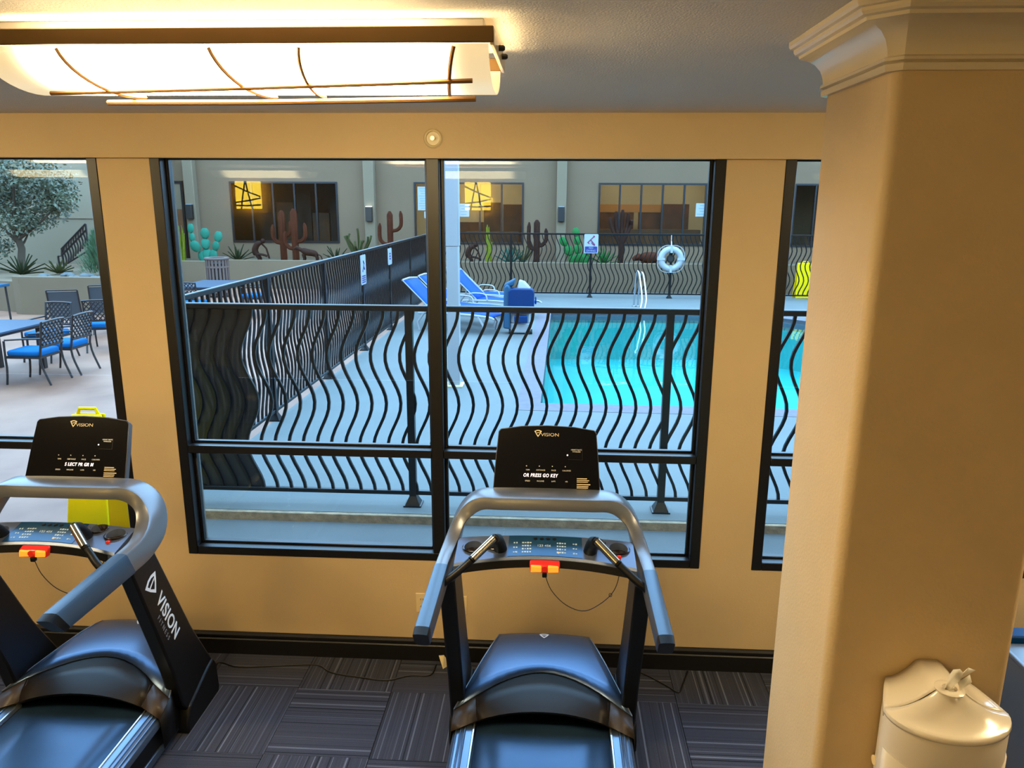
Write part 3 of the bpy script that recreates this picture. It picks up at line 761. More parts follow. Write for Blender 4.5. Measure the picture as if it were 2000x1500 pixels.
    MB().loft([[kp(x, .03, .0006), kp(x, .95, .0006), kp(x, .95, .0018), kp(x, .03, .0018)] for x in kxs]).build('keypad', M_keypad, t)
    ky = top(0, 0); kz = Vector((0, top(0, 1)[1]-top(0, 0)[1], top(0, 1)[2]-top(0, 0)[2])).normalized()
    for i in range(4):
        p = kp(-.042+.027*i, .17, .0022)
        stick(MB().lathe([(.009, 0), (.0085, .002), (.006, .0024)], 16), 'quick_key', M_tmblack, t, frame_m(p, (1, 0, 0), tuple(-kz)))
    mb = MB()
    def icon(x, k, w, h):
        p = Vector(kp(x, k, .0024)); q = kz
        mb.add([tuple(p+Vector((-w, 0, 0))-q*h), tuple(p+Vector((w, 0, 0))-q*h), tuple(p+Vector((w, 0, 0))+q*h), tuple(p+Vector((-w, 0, 0))+q*h)], [(0, 1, 2, 3)])
    rnd = random.Random(3)
    for cx_, cols, rws in ((-.125, 2, 3), (-.078, 4, 4), (.068, 4, 4), (.125, 2, 3)):
        for a_ in range(cols):
            for b_ in range(rws):
                icon(cx_+(a_-(cols-1)/2)*.0105, .42+.42*b_/(rws-1)-.06, .0026+.0016*rnd.random(), .003+.002*rnd.random())
    mb.build('key_icons', M_icon, t)
    text('key_digits', '123 456', .018, M_icon, t, frame_m(kp(-.005, .50, .0024), (1, 0, 0), tuple(-kz)))
    stick(MB().lathe([(.0055, 0), (.005, .001)], 14), 'start_key', M_logo2, t, frame_m(kp(.056, .80, .0022), (1, 0, 0), tuple(-kz)))
    # ---- pulse grips
    for s in (-1, 1):
        path = spline([(s*.420, -1.105, 1.055), (s*.392, -1.105, 1.080), (s*.355, -1.09, 1.105), (s*.318, -1.065, 1.130), (s*.295, -1.052, 1.148)], 14)
        B(MB().tube(path, .0155, 12), 'grip_arm', M_tmblack, smooth=50)
        g0, g1 = Vector((s*.295, -1.052, 1.148)), Vector((s*.205, -.985, 1.218))
        B(MB().tube([tuple(g0), tuple(g0+(g1-g0)*1.06)], .0165, 14), 'grip_core', M_tmblack, smooth=50, bevel=.004)
        pl = B(MB().tube([tuple(g0+(g1-g0)*.06+Vector((-s*.003, -.004, .006))), tuple(g0+(g1-g0)*.94+Vector((-s*.003, -.004, .006)))], .0155, 14), 'pulse_plate', M_chrome, smooth=50)
        pl['label'] = 'bare metal pulse sensor plate'
        B(MB().tube([(s*.205, -.985, 1.214), (s*.196, -.94, 1.19), (s*.190, -.905, 1.15), (s*.188, -.885, 1.115)], [.019, .024, .027, .030], 14), 'grip_mount', M_tmblack, smooth=50)
    # ---- safety key with cord
    q = top(0, 1.0)
    kb = B(MB().hexa([(-.058, q[1]-.040, 1.062), (.058, q[1]-.040, 1.062), (.058, q[1]-.008, 1.060), (-.058, q[1]-.008, 1.060), (-.064, q[1]-.036, 1.092), (.064, q[1]-.036, 1.092), (.064, q[1]-.002, 1.106), (-.064, q[1]-.002, 1.106)]), 'stop_housing', M_red, bevel=.007)
    for s in (-1, 1):
        x0, x1 = sorted((s*.013, s*.057))
        B(MB().hexa([(x0, q[1]-.045, 1.066), (x1, q[1]-.045, 1.068), (x1, q[1]-.038, 1.068), (x0, q[1]-.038, 1.066), (x0, q[1]-.041, 1.091), (x1, q[1]-.041, 1.089), (x1, q[1]-.030, 1.093), (x0, q[1]-.030, 1.095)]), 'stop_lens', M_amber, bevel=.003)
    B(MB().lathe([(.013, 0), (.012, .006), (.007, .008)], 16, (0, q[1]-.050, 1.084), 'y'), 'key_knob', M_red, smooth=40)
    B(MB().box(-.010, .010, q[1]-.046, q[1]-.026, 1.044, 1.066), 'key_clip', M_tmblack, bevel=.004)
    pts = spline([(.004, q[1]-.036, 1.046), (.03, q[1]-.04, .985), (.09, q[1]-.045, .925), (.165, q[1]-.045, .900), (.235, q[1]-.04, .935), (.285, q[1]-.035, .99), (.305, q[1]-.03, 1.06), (.306, q[1]+.01, 1.108)], 40)
    B(MB().tube(pts, .0018, 5), 'safety_cord', M_cord, smooth=60)
    lp = [(.272+.006*math.cos(a*PI/6), q[1]-.037, .972+.008*math.sin(a*PI/6)) for a in range(12)]
    B(MB().tube(lp, .0014, 5, loop=True), 'cord_loop', M_cord)
    B(MB().box(.298, .314, q[1]+.004, q[1]+.020, 1.10, 1.125), 'cord_clip', M_red, bevel=.003)
    return t
tm1 = treadmill(-.013, 'grey treadmill facing the central window, screen reading OR PRESS GO KEY', 'OR PRESS GO KEY', -.028)
tm2 = treadmill(-2.185, 'grey treadmill at the left edge, screen reading S LECT PR GR M', 'S LECT PR GR M', .012)

def cable(tm, pts, r, n=50):
    o = Vector(tm.location); MB().tube(spline([tuple(Vector(p)-o) for p in pts], n), r, 6).build('power_cord', M_cord, tm, smooth=60)
cable(tm1, [(-.483, -.055, .322), (-.484, -.068, .24), (-.475, -.06, .1), (-.46, -.09, .012), (-.42, -.2, .005), (-.30, -.24, .005)], .004, 24)
MB().box(-.014, .014, -.045, -.010, -.012, .012).shift((-.483+.013, 1.0, .324)).build('plug', M_cord, tm1, bevel=.004)
cable(tm2, [(a, b, .0045) for a, b in [(-1.80, -.36), (-1.83, -.20), (-1.844, -.113), (-1.72, -.149), (-1.51, -.126), (-1.298, -.103), (-1.21, -.156), (-1.146, -.18), (-1.026, -.2), (-.867, -.218), (-.749, -.169), (-.637, -.158), (-.618, -.061)]], .0042, 60)
cable(tm1, [(a, b, .0045) for a, b in [(.28, -.16), (.40, -.10), (.50, -.06), (.552, -.084), (.647, -.17), (.706, -.228), (.743, -.151), (.787, -.035)]], .0042, 40)
# ================================================================== COURTYARD
PF = -3.27           # line of the side fence
# pool basin
PP = [(-.13, 5.72), (7.2, 5.56), (7.2, 11.4), (5.6, 13.2), (4.3, 14.42), (-.03, 14.2)]
OP = [(-.44, 5.36), (7.55, 5.20), (7.55, 11.55), (5.85, 13.45), (4.42, 14.78), (-.32, 14.56)]
def flat(polys, z0, z1):
    mb = MB()
    for p in polys: mb.prism(p, z0, z1, 'z')
    return mb
deck_polys = [[(PF, 2.05), (14, 2.05), (14, 5.0), (PF, 5.0)], [(PF, 5.0), (-.44, 5.0), (-.44, 5.36), (-.32, 14.56), (-.32, 14.78), (PF, 14.78)],
              [(-.44, 5.0), (14, 5.0), (14, 5.20), (7.55, 5.20), (-.44, 5.36)], [(7.55, 5.20), (14, 5.2), (14, 14.78), (7.55, 14.78)],
              [(7.55, 11.55), (7.55, 14.78), (4.42, 14.78), (5.85, 13.45)], [(-.32, 14.56), (4.42, 14.78), (-.32, 14.78)], [(PF, 14.78), (14, 14.78), (14, 18.3), (PF, 18.3)]]
struct(flat(deck_polys, -.10, 0), 'pool_deck', M_deck, None, 'pale concrete deck around the pool')
cop = [[OP[i], OP[(i+1) % 6], PP[(i+1) % 6], PP[i]] for i in range(6)]
struct(flat(cop, -.09, .004), 'pool_coping', M_coping, None, 'lavender grey coping band around the pool edge')
mb = MB(); ring = lambda z: [(x, y, z) for x, y in PP]
mb.loft([ring(-.20), ring(-1.15)], True, False); mb.add(ring(-1.15), [tuple(range(6))])
struct(mb, 'pool_basin', M_poolwall, None, 'turquoise plaster shell of the pool')
struct(MB().loft([ring(.0), ring(-.26)], True, False), 'waterline_band', M_pooltile, None, 'grey mosaic waterline band of the pool')
o = MB().add(ring(-.10), [tuple(range(6))]).build('pool_water', M_water); tag(o, 'turquoise water filling the pool', None, None, 'structure')
struct(MB().box(PF, 14, 2.005, 2.056, -.09, -.004), 'kerb', M_kerb, None, 'weathered concrete kerb in front of the near fence')
struct(MB().box(PF, 14, .19, 2.03, -.16, -.075), 'ground_strip', M_concrete, None, 'concrete strip under the windows outside')
struct(MB().box(-26, PF, .19, 19, -.16, -.001), 'patio', M_patio, None, 'pale stamped stone patio on the left')
struct(MB().box(-40, 40, -1, 60, -1.6, -1.4), 'ground', M_concrete, None, 'bare ground below the courtyard')
# far building
FY = 20.5
FW = [(-10.27, -6.81), (-4.39, -.95), (1.36, 5.30), (7.29, 11.2)]
Z0, Z1 = 1.225, 3.115
mb = MB(); mb.box(-13, 16, FY, FY+.2, 0, Z0); mb.box(-13, 16, FY, FY+.2, Z1, 4.4)
xs = [-13]+[v for w in FW for v in w]+[16]
for k in range(0, len(xs), 2): mb.box(xs[k], xs[k+1], FY, FY+.2, Z0, Z1)
struct(mb, 'wall_far', M_far, None, 'olive stucco wall of the building across the pool')
for x0, x1 in ((-11.62, -11.30), (-5.92, -5.59), (.07, .37), (6.0, 6.3), (12.0, 12.3)):
    struct(MB().box(x0, x1, FY-.28, FY, 0, 4.4), 'trim_2', M_farlight, None, 'pale pilaster on the far wall', bevel=.02)
struct(MB().box(-26, -12.2, 18.0, 18.3, 0, 4.4).box(-12.4, -12.2, 18.3, 20.6, 0, 4.4).box(-26, -12.2, 17.97, 18.0, 2.0, 2.05), 'wall_wing', M_left, None, 'grey stucco wing wall behind the patio')
struct(MB().box(-26.3, -26, .19, 18, 0, 4.4), 'wall_patio', M_left, None, 'grey stucco wall at the far left of the patio')
struct(MB().box(15.5, 15.8, .19, 20.5, 0, 4.4), 'wall_pool', M_far, None, 'olive stucco wall at the right of the pool')
rooms = [M_cabinet, M_tanroom, M_tanroom, M_farlight]
def far_window(k, x0, x1, n, label, wallm):
    t = thing('window_%d' % k, label, None, ((x0+x1)/2, FY, Z0), kind='structure'); W = (x1-x0)/2; H = Z1-Z0
    for b in ((-W, W, 0, .055), (-W, W, H-.055, H)): MB().box(b[0], b[1], -.03, .08, b[2], b[3]).build('window_frame', M_black, t)
    for b in ((-W, -W+.055), (W-.055, W)): MB().box(b[0], b[1], -.03, .08, .055, H-.055).build('window_frame', M_black, t)
    p = 2*W/n
    for i in range(1, n): MB().box(-W+p*i-.026, -W+p*i+.026, -.02, .07, .055, H-.055).build('mullion', M_black, t)
    for i in range(n): MB().box(-W+p*i+.02, -W+p*(i+1)-.02, .03, .036, .05, H-.05).build('pane', M_farglass, t)
    # shallow room behind
    D = 3.2
    MB().box(-W-.6, W+.6, D, D+.1, -.5, H+.6).box(-W-.7, -W-.6, .21, D, -.5, H+.6).box(W+.6, W+.7, .21, D, -.5, H+.6).box(-W-.6, W+.6, .21, D, H+.5, H+.6).box(-W-.6, W+.6, .21, D, -.6, -.5).build('room_shell', wallm, t)
    return t, W, H
w4, W, H = far_window(4, *FW[0], 5, 'dark far window behind the rusty cactus sculptures', M_cabinet)
for i in range(5): MB().box(-1.6+.62*i, -1.02+.62*i, 2.0, 2.5, -.4, .9+.35*(i % 3)).build('dark_panel', M_walnut if i % 2 else M_cabinet, w4)
w5, W, H = far_window(5, *FW[1], 5, 'far window behind the white post with paper notices', M_tanroom)
for b in ((-.55, .25, 2.2, 2.4, -.4, .62), (.3, .9, 1.9, 2.3, -.4, 1.28), (.95, 1.6, 2.0, 2.4, -.4, 1.22), (-.2, 1.5, .9, 1.4, -.4, .35)):
    MB().box(*b).build('wood_panel', M_walnut, w5)
w6, W, H = far_window(6, *FW[2], 6, 'far window in front of walnut panels on the right', M_tanroom)
for b in ((-2.3, -.62, 2.4, 2.6, -.4, 1.22), (-.45, .30, 2.4, 2.6, -.4, 1.20), (.34, 1.2, 2.2, 2.5, -.4, 1.26), (-1.9, 1.4, 1.0, 1.5, -.4, .45)):
    MB().box(*b).build('wood_panel', M_walnut, w6)
MB().box(-2.3, .4, 2.38, 2.44, .98, 1.24).build('cornice_panel', mat('amber_cornice', (196, 132, 66), .5), w6)
w7, W, H = far_window(7, *FW[3], 6, 'far window at the right edge of the view', M_farlight)
dr = thing('door_1', 'dark framed glass door at the far left of the far wall', None, (-12.02, FY-.06, .7), kind='structure')
MB().box(-.17, -.10, -.04, .04, 0, 2.42).box(.20, .27, -.04, .04, 0, 2.42).box(-.10, .20, -.04, .04, 2.34, 2.42).build('door_frame', M_black, dr)
MB().box(-.10, .20, -.01, .01, 0, 1.55).build('door_leaf', M_walnut, dr)
MB().box(-.10, .20, -.01, .01, 1.55, 2.34).build('door_pane', M_farlight, dr)
MB().box(.12, .15, -.06, -.01, .75, 1.05).build('door_handle', M_steel, dr)
def paper(x, z, w, h, label, lines):
    t = thing('notice', label, 'sign', (x, FY+.02, z)); MB().box(-w/2, w/2, -.004, 0, -h/2, h/2).build('sheet', M_print, t)
    mb = MB(); r = random.Random(int(abs(x)*100))
    for i in range(lines):
        zz = h/2-h*(i+.8)/(lines+.6); q = w*(.20+.2*r.random()); mb.box(-q, q, -.006, -.004, zz-h*.16/lines, zz+h*.16/lines)
    mb.build('faint_print', M_faint, t)
for w_, xx in ((w5, (-.9, .9)), (w6, (-1.1, 1.0))):
    for q in xx: MB().box(q-.5, q+.5, 1.5, 2.1, 2.30, 2.36).build('ceiling_panel', mat('room_lamp', (255, 240, 210), .5, emit=(1, .90, .74), es=7.0) if 'room_lamp' not in MATS else MATS['room_lamp'], w_)
paper(-4.10, 2.62, .36, .72, 'tall white notice in the far window left of the mullion', 9)
paper(-3.98, 2.12, .20, .20, 'small white notice just below the tall one', 3)
paper(-2.83, 2.27, .34, .40, 'white notice in the far window beside the white post', 4)
paper(4.58, 2.32, .44, .40, 'white notice in the walnut panelled far window on the right', 4)
def wall_light(x, z, label, glow):
    t = thing('wall_light', label, 'wall light', (x, FY-.28, z), group='box lights on the pilasters')
    MB().box(-.10, .10, -.16, 0, -.22, .22).build('housing', M_dark if not glow else M_cabinet, t, bevel=.01)
    MB().box(-.085, .085, -.145, -.01, .22, .235).build('lens', mat('lit_lens', (240, 240, 220), .3, emit=(1, .95, .8), es=2.0) if glow else M_white, t)
wall_light(-5.75, 2.14, 'box light with glowing top on the pilaster left of the mullion', True)
wall_light(.22, 2.17, 'dark box light on the pilaster above the green cactus', False)
wall_light(-11.46, 2.18, 'brown box light on the leftmost pilaster', False)
# raised planters
def planter(name, pts, h, label):   # front outline open to the back wall
    n = len(pts); w = .16
    mb = MB(); mb.prism(pts, 0, h-.14, 'z')
    o = struct(mb, name, M_planter, None, label)
    rim = MB()
    front = pts[:n-2] if n > 4 else pts[:2]
    for (x0, y0), (x1, y1) in zip(front, front[1:]):
        d = Vector((x1-x0, y1-y0, 0)).normalized(); q = Vector((-d.y, d.x, 0))*w
        rim.prism([(x0, y0), (x1, y1), (x1+q.x, y1+q.y), (x0+q.x, y0+q.y)], h-.15, h, 'z')
    r = rim.build('rim', M_planter, o, bevel=.01)
    s = MB().prism([(x+(0), y+(.02 if y < 19 else -.01)) for x, y in pts], h-.139, h-.10, 'z').build('gravel_bed', M_soil, o)
    return o
planter('planter_far', [(-9.8, 18.3), (15.5, 18.35), (15.5, 20.49), (-9.8, 20.49)], .83, 'long stucco planter under the far windows')
planter('planter_corner', [(-13.0, 18.0), (-10.15, 18.0), (-9.95, 18.05), (-9.82, 18.17), (-9.8, 18.4), (-9.8, 20.49), (-13.0, 20.49)], .81, 'rounded stucco planter corner behind the slatted bin')
planter('planter_patio', [(-12.25, 12.9), (-12.15, 12.72), (-11.95, 12.65), (-8.8, 12.65), (-8.8, 14.5), (-12.25, 17.9)][0:3]+[(-9.2, 12.65), (-9.6, 13.5), (-11.1, 16.8), (-12.25, 17.9)], .85, 'grey stucco planter along the patio with gravel and plants')
o = MB().prism([(-20, 15.2), (-12.26, 13.0), (-12.26, 17.97), (-20, 17.97)], 0, .70, 'z'); struct(o, 'planter_back', M_planter, None, 'low planting bed below the tree')
rb = random.Random(5)
pl = [q for q in bpy.data.objects if q.name == 'planter_patio'][0]
stone = MB().ell((0, 0, 0), .09, .07, .06, 7, 5).mesh('stone', M_concrete, 60)
for i in range(46):
    inst('stone', stone, pl, (-12.0+3.0*rb.random(), 12.95+1.0*rb.random(), .77+.02*rb.random()), (0, 0, rb.random()*6), (.7+.8*rb.random(),)*3)

# ---- fences of wavy bars
ZT, ZB = 1.70, .115
def wave_bar(amp, steps, r, axis, sides=4):
    pts = []
    for i in range(steps+1):
        u = i/steps; d = -amp*(1-math.cos(4*PI*u))/2; z = ZT-.02-(ZT-.02-ZB)*u
        pts.append((d, 0, z) if axis == 'x' else (0, d, z))
    return MB().tube(pts, r, sides, up=(0, 1, 0) if axis == 'x' else (1, 0, 0))
def post_mb(mb, x, y):
    mb.box(x-.030, x+.030, y-.030, y+.030, .02, ZT-.01)
def foot_mb(x, y):
    a, b = .075, .03
    return MB().hexa([(x-a, y-a, .0), (x+a, y-a, .0), (x+a, y+a, .0), (x-a, y+a, .0), (x-a, y-a, .014), (x+a, y-a, .014), (x+a, y+a, .014), (x-a, y+a, .014)]).hexa(
        [(x-a*.85, y-a*.85, .014), (x+a*.85, y-a*.85, .014), (x+a*.85, y+a*.85, .014), (x-a*.85, y+a*.85, .014), (x-b, y-b, .085), (x+b, y-b, .085), (x+b, y+b, .085), (x-b, y+b, .085)])
def fence(name, label, p0, p1, axis, posts, sp, first, amp, r, steps, m):
    t = thing(name, label, 'fence', (p0[0], p0[1], 0), group='wavy bar pool fences')
    L = (p1[0]-p0[0]) if axis == 'x' else (p1[1]-p0[1])
    def bx(a, b, h, z0, z1): return MB().box(a, b, -h, h, z0, z1) if axis == 'x' else MB().box(-h, h, a, b, z0, z1)
    bx(0, L, .026, ZT-.025, ZT+.022).build('top_rail', m, t, bevel=.006, seg=1)
    bx(0, L, .02, ZB-.022, ZB+.015).build('bottom_rail', m, t, bevel=.004, seg=1)
    me = wave_bar(amp, steps, r, axis).mesh('bar', m, 35)
    n = int((L-first)/sp)
    for i in range(n+1):
        d = first+sp*i; inst('bar', me, t, (d, 0, 0) if axis == 'x' else (0, d, 0))
    for d in posts:
        mb = MB(); post_mb(mb, *((d, 0) if axis == 'x' else (0, d))); p = mb.build('post', m, t)
        foot_mb(*((d, 0) if axis == 'x' else (0, d))).build('post_foot', m, p)
    return t
nf = fence('pool_fence', 'black wavy bar fence close outside the windows', (PF, 2.253), (5.3, 2.253), 'x', [0.03, 2.105, 4.21, 6.315, 8.42], .1218, .072, .122, .0120, 26, M_fence)
# perforated latch screen cut along a bar
pts = []
for i in range(27):
    u = i/26; pts.append((.80-.122*(1-math.cos(4*PI*u))/2-.02, ZT-.02-(ZT-.02-ZB)*u))
MB().prism([(.055, ZT-.03)]+pts+[(.055, ZB)], .022, .025, 'y').build('latch_screen', M_mesh, nf)
fence('pool_fence', 'long black wavy bar fence running away along the left of the pool deck', (PF, 2.31), (PF, 17.1), 'y', [2.41+2.2*i for i in range(7)], .122, .06, -.11, .0120, 18, M_fence)
fence('pool_fence', 'far black wavy bar fence in front of the long planter', (PF+.03, 17.1), (11.0, 17.1), 'x', [2.09+2.16*i for i in range(6)], .1235, .09, -.125, .0125, 16, M_fence2)

# ---- signs and ring on the fences
t = thing('no_diving_sign', 'white sign with diving figure and navy foot on the far fence', 'sign', (1.01, 17.055, 1.45))
MB().prism(round_rect(-.19, .19, -.255, .255, .03, 3), -.008, 0, 'y').build('panel', M_print, t)
MB().prism(round_rect(-.165, .165, -.235, -.075, .015, 2), -.011, -.007, 'y').build('navy_band', M_navy, t)
fr = lambda x, z, d=-.0115: frame_m((x, d, z), (1, 0, 0), (0, 0, 1))
text('lettering', 'NO', .075, M_print, t, fr(0, -.115)); text('lettering', 'DIVING', .075, M_print, t, fr(0, -.190))
mb = MB()
for a, b in (((-.09, .03), (-.02, .10)), ((-.02, .10), (.04, .04)), ((.04, .04), (.10, -.03)), ((-.02, .10), (.05, .17)), ((-.10, .04), (-.05, .0)), ((.02, .06), (.02, .0)), ((.02, 0), (.10, -.05))):
    mb.tube([(a[0], -.011, a[1]), (b[0], -.011, b[1])], .014, 5)
mb.ell((.07, -.011, .19), .028, .006, .028); mb.build('diving_figure', M_ink, t)
def side_sign(y, z, h, label, text_lines):
    t = thing('fence_sign', label, 'sign', (PF+.036, y, z), group='signs on the side fence')
    MB().prism(round_rect(-.17, .17, -h/2, h/2, .03, 3), .0, .010, 'x').build('panel', M_print, t)
    mb = MB()
    if text_lines > 3:
        for a, b in (((-.03, .02), (.03, .10)), ((.03, .10), (-.02, .15)), ((.0, .06), (.06, .0)), ((-.03, .02), (-.07, -.03))): mb.tube([(.011, a[0], a[1]), (.011, b[0], b[1])], .012, 5)
        for i in range(4): mb.box(.010, .0125, -.12, .12, -h/2+.03+.035*i, -h/2+.05+.035*i)
    else:
        for i in range(3): mb.box(.010, .0125, -.06, .06, -.06+.05*i, -.03+.05*i)
    mb.build('printed_mark', M_navy, t)
side_sign(9.07, 1.40, .50, 'nearer white sign with pictogram on the side fence', 4)
side_sign(11.23, 1.475, .32, 'smaller farther white sign on the side fence', 3)
t = thing('life_ring', 'white ring buoy with rope hanging on the far fence', 'life ring', (3.14, 16.95, 1.07))
ringpts = [(.26*math.cos(a*PI/16), 0, .26*math.sin(a*PI/16)) for a in range(32)]
MB().tube(ringpts, .085, 10, loop=True).build('buoy', M_white, t, smooth=60)
rp = []
for a in range(64):
    an = a*2*PI/64; rr_ = .345+.05*abs(math.sin(2*an)); rp.append((rr_*math.cos(an+PI/4*0), -.02, rr_*math.sin(an)))
MB().tube(rp, .009, 5, loop=True).build('grab_rope', M_print, t)
for a in range(4): MB().box(-.03, .03, -.09, .09, .165, .36).build('strap', M_print, t).rotation_euler = (0, a*PI/2+.0, 0)
MB().lathe([(.07, .02), (.11, .05), (.11, .06)], 12, axis='y').build('bracket', M_dark, t)
MB().tube([(0, 0, .36), (0, .05, .46), (0, .07, .62)], .012, 6).build('hook', M_steel, t)

# ---- white post, handrail, pool lift
t = thing('white_post', 'square white post standing on the deck left of the pool', 'post', (-1.365, 6.60, 0))
MB().box(-.082, .082, -.082, .082, .0, 1.95).box(-.088, .088, -.088, .088, 1.95, 5.0).build('post_shaft', M_white, t, bevel=.008)
MB().box(-.125, .125, -.125, .125, 0, .025).build('base_plate', M_cream, t, bevel=.005)
t = thing('pool_handrail', 'bent stainless handrail at the far pool edge', 'handrail', (2.1, 15.0, 0))
for dx, k in ((-.05, 1), (.05, .97)):
    MB().tube(spline([(dx-.02, .28, 0), (dx-.015, .20, .5), (dx-.01, .08, .86*k), (dx+.02, -.05, .90*k), (dx+.05, -.2, .76*k), (dx+.09, -.48, .30), (dx+.05, -.60, .06), (dx+.03, -.68, -.3)], 26), .022, 8).build('rail_tube', M_steel, t, smooth=60)
for dx in (-.07, .03): MB().lathe([(.05, 0), (.05, .02), (.02, .03)], 14, (dx, .28, 0)).build('flange', M_steel, t)
def pool_lift():
    t = thing('pool_lift', 'pool lift under a dark blue vinyl cover on the deck', 'pool lift', (-.62, 11.0, 0))
    MB().prism(round_rect(-.24, .26, .42, .90, .08, 4), -.14, .16, 'y').build('vinyl_cover', M_bluecov, t, bevel=.02)
    MB().prism([(-.34, .12), (-.20, .10), (-.20, .92), (-.26, .98), (-.33, .92)], -.10, .30, 'y').build('side_cover', M_bluecov2, t, bevel=.03)
    MB().hexa([(-.34, .0, .90), (-.14, .0, .94), (-.14, .3, .94), (-.34, .3, .90), (-.33, 0, .97), (-.12, 0, 1.08), (-.12, .3, 1.08), (-.33, .3, .97)]).build('arm_cover', M_bluecov2, t, bevel=.03)
    MB().hexa([(-.08, .0, .88), (.20, .0, .88), (.20, .25, .88), (-.08, .25, .88), (-.04, .05, 1.06), (.05, .05, 1.04), (.08, .2, 1.02), (-.04, .2, 1.06)]).build('loose_wrap', M_white, t, bevel=.03)
    MB().box(-.20, .20, -.05, .32, .02, .22).build('base_box', M_white, t, bevel=.03)
    MB().box(-.12, .14, -.16, -.05, .24, .38).build('foot_rest', M_bluecov, t, bevel=.02)
    MB().box(-.18, .18, -.02, .30, .22, .44).build('seat_frame', M_white, t, bevel=.02)
    for s in (-1, 1):
        MB().tube([(s*.28+.01, -.02+.06*math.cos(a*PI/6), .67+.06*math.sin(a*PI/6)) for a in range(12)], .018, 6, loop=True).build('handle_loop', M_bluecov, t)
        MB().lathe([(.05, -.03), (.05, .03)], 12, (s*.20, .0, .05), 'x').build('wheel', M_dark, t)
pool_lift()

# ---- sun loungers
def lounger(label, x, y, rz=-.34):
    t = thing('sun_lounger', label, 'sun lounger', (x, y, 0), rz, group='blue sling loungers beside the pool')
    hw = .32
    for s in (-1, 1):
        MB().tube(spline([(-.62, s*hw, .34), (-.3, s*hw, .36), (.4, s*hw, .365), (.95, s*hw, .34), (1.05, s*hw, .30)], 12), .024, 6).build('side_rail', M_white, t, smooth=60)
        MB().tube([(-.50, s*hw, .34), (-.62, s*(hw+.02), .17), (-.58, s*(hw+.02), .0)], .026, 6).build('leg', M_white, t, smooth=60)
        MB().tube([(.72, s*hw, .34), (.84, s*(hw+.02), .17), (.80, s*(hw+.02), .0)], .026, 6).build('leg', M_white, t, smooth=60)
        MB().tube(spline([(-.45, s*(hw+.03), .36), (-.42, s*(hw+.04), .50), (-.28, s*(hw+.04), .53), (-.05, s*(hw+.04), .51), (.0, s*(hw+.03), .38)], 14), .017, 6).build('arm', M_white, t, smooth=60)
        MB().tube([(-.28, s*(hw-.02), .37), (-.98, s*(hw-.02), .98)], .013, 6).build('back_rail', M_white, t, smooth=60)
    rows = [[(xx, v, zz) for v in (-hw+.01, -.1, .1, hw-.01)] for xx, zz in ((-.30, .385), (0, .375), (.4, .378), (.8, .365), (1.0, .335))]
    MB().grid(rows).build('seat_sling', M_bluesling, t, smooth=60, solid=.012)
    rows = [[(-.28-.70*u, v, .385+.61*u-.03*math.sin(PI*u)) for v in (-hw+.02, -.1, .1, hw-.02)] for u in (0, .25, .5, .75, .97)]
    MB().grid(rows).build('back_sling', M_bluesling, t, smooth=60, solid=.012)
    MB().tube([(-.98, -hw+.02, .98), (-1.0, 0, 1.0), (-.98, hw-.02, .98)], .024, 6).build('head_bar', M_white, t, smooth=60)
    for q in (.1, .55): MB().tube([(q, -hw, .345), (q, hw, .345)], .016, 6).build('cross_bar', M_white, t)
    return t
l1 = lounger('nearest blue sling lounger with raised back beside the side fence', -2.02, 11.45)
dup(l1, (-1.85, 12.35, 0), label='second blue sling lounger, its raised back showing behind the mullion')
dup(l1, (-1.35, 13.5, 0), label='third blue sling lounger, its raised back right of the white post')
dup(l1, (-1.55, 14.6, 0), label='farthest blue sling lounger near the far fence')

# ---- patio furniture
def lattice_chair(label, x, y, rz):
    t = thing('patio_chair', label, 'chair', (x, y, 0), rz, 'patio chairs with blue cushions')
    w = .24
    rings = [[(a*k, b*k, z) for a, b in round_rect(-.25, .25, -.235, .235, .06, 3)] for z, k in ((.405, .96), (.42, 1.0), (.462, 1.0), (.478, .94))]
    MB().loft(rings).build('seat_cushion', M_bluecush, t, smooth=50)
    MB().box(-.25, .25, -.245, .245, .375, .405).build('seat_frame', M_alu, t)
    for s in (-1, 1):
        MB().tube(spline([(-.25, s*w, .40), (-.27, s*w, .25), (-.36, s*w, .0)], 6), .016, 5).build('leg', M_alu, t)
        MB().tube(spline([(.24, s*w, .62), (.25, s*w, .40), (.25, s*w, .2), (.28, s*w, .0)], 6), .016, 5).build('leg', M_alu, t)
        MB().tube(spline([(-.30, s*w, .66), (-.05, s*(w+.02), .655), (.22, s*(w+.01), .635)], 7), .014, 5).build('arm', M_alu, t)
        MB().tube([(-.25, s*(w-.01), .40), (-.285, s*(w-.01), .62), (-.33, s*(w-.01), .89)], .017, 5).build('back_post', M_alu, t)
    mb = MB(); P = lambda u, v: (-.275-.055*v-.012*math.cos(u*3.2), u, .54+.33*v)
    for k in range(-4, 10):
        for sg in (1, -1):
            seg = []
            for q in range(9):
                v = q/8; u = (k*.075-.2)+sg*v*.33*.9 if sg > 0 else (k*.075-.2+.3)-v*.33*.9
                if -w < u < w: seg.append(P(u, v))
            if len(seg) > 1: mb.tube(seg, .008, 4)
    mb.build('back_lattice', M_alu, t)
    for v in (0, 1.04): MB().tube([P(-w, v), P(-.1, v+.03*(v > 1)), P(.1, v+.03*(v > 1)), P(w, v)], .018, 5).build('back_rail', M_alu, t)
    return t
ca = lattice_chair('dark lattice chair with blue cushion nearest the window', -7.36, 6.42, PI)
dup(ca, (-7.32, 7.06, 0), PI, 'dark lattice chair beside the nearest one, right of it')
dup(ca, (-8.15, 7.90, 0), -PI/2-.1, 'dark lattice chair at the far end of the slate table')
dup(ca, (-7.75, 8.86, 0), PI/2+.3, 'dark lattice chair turned away beyond the slate table')
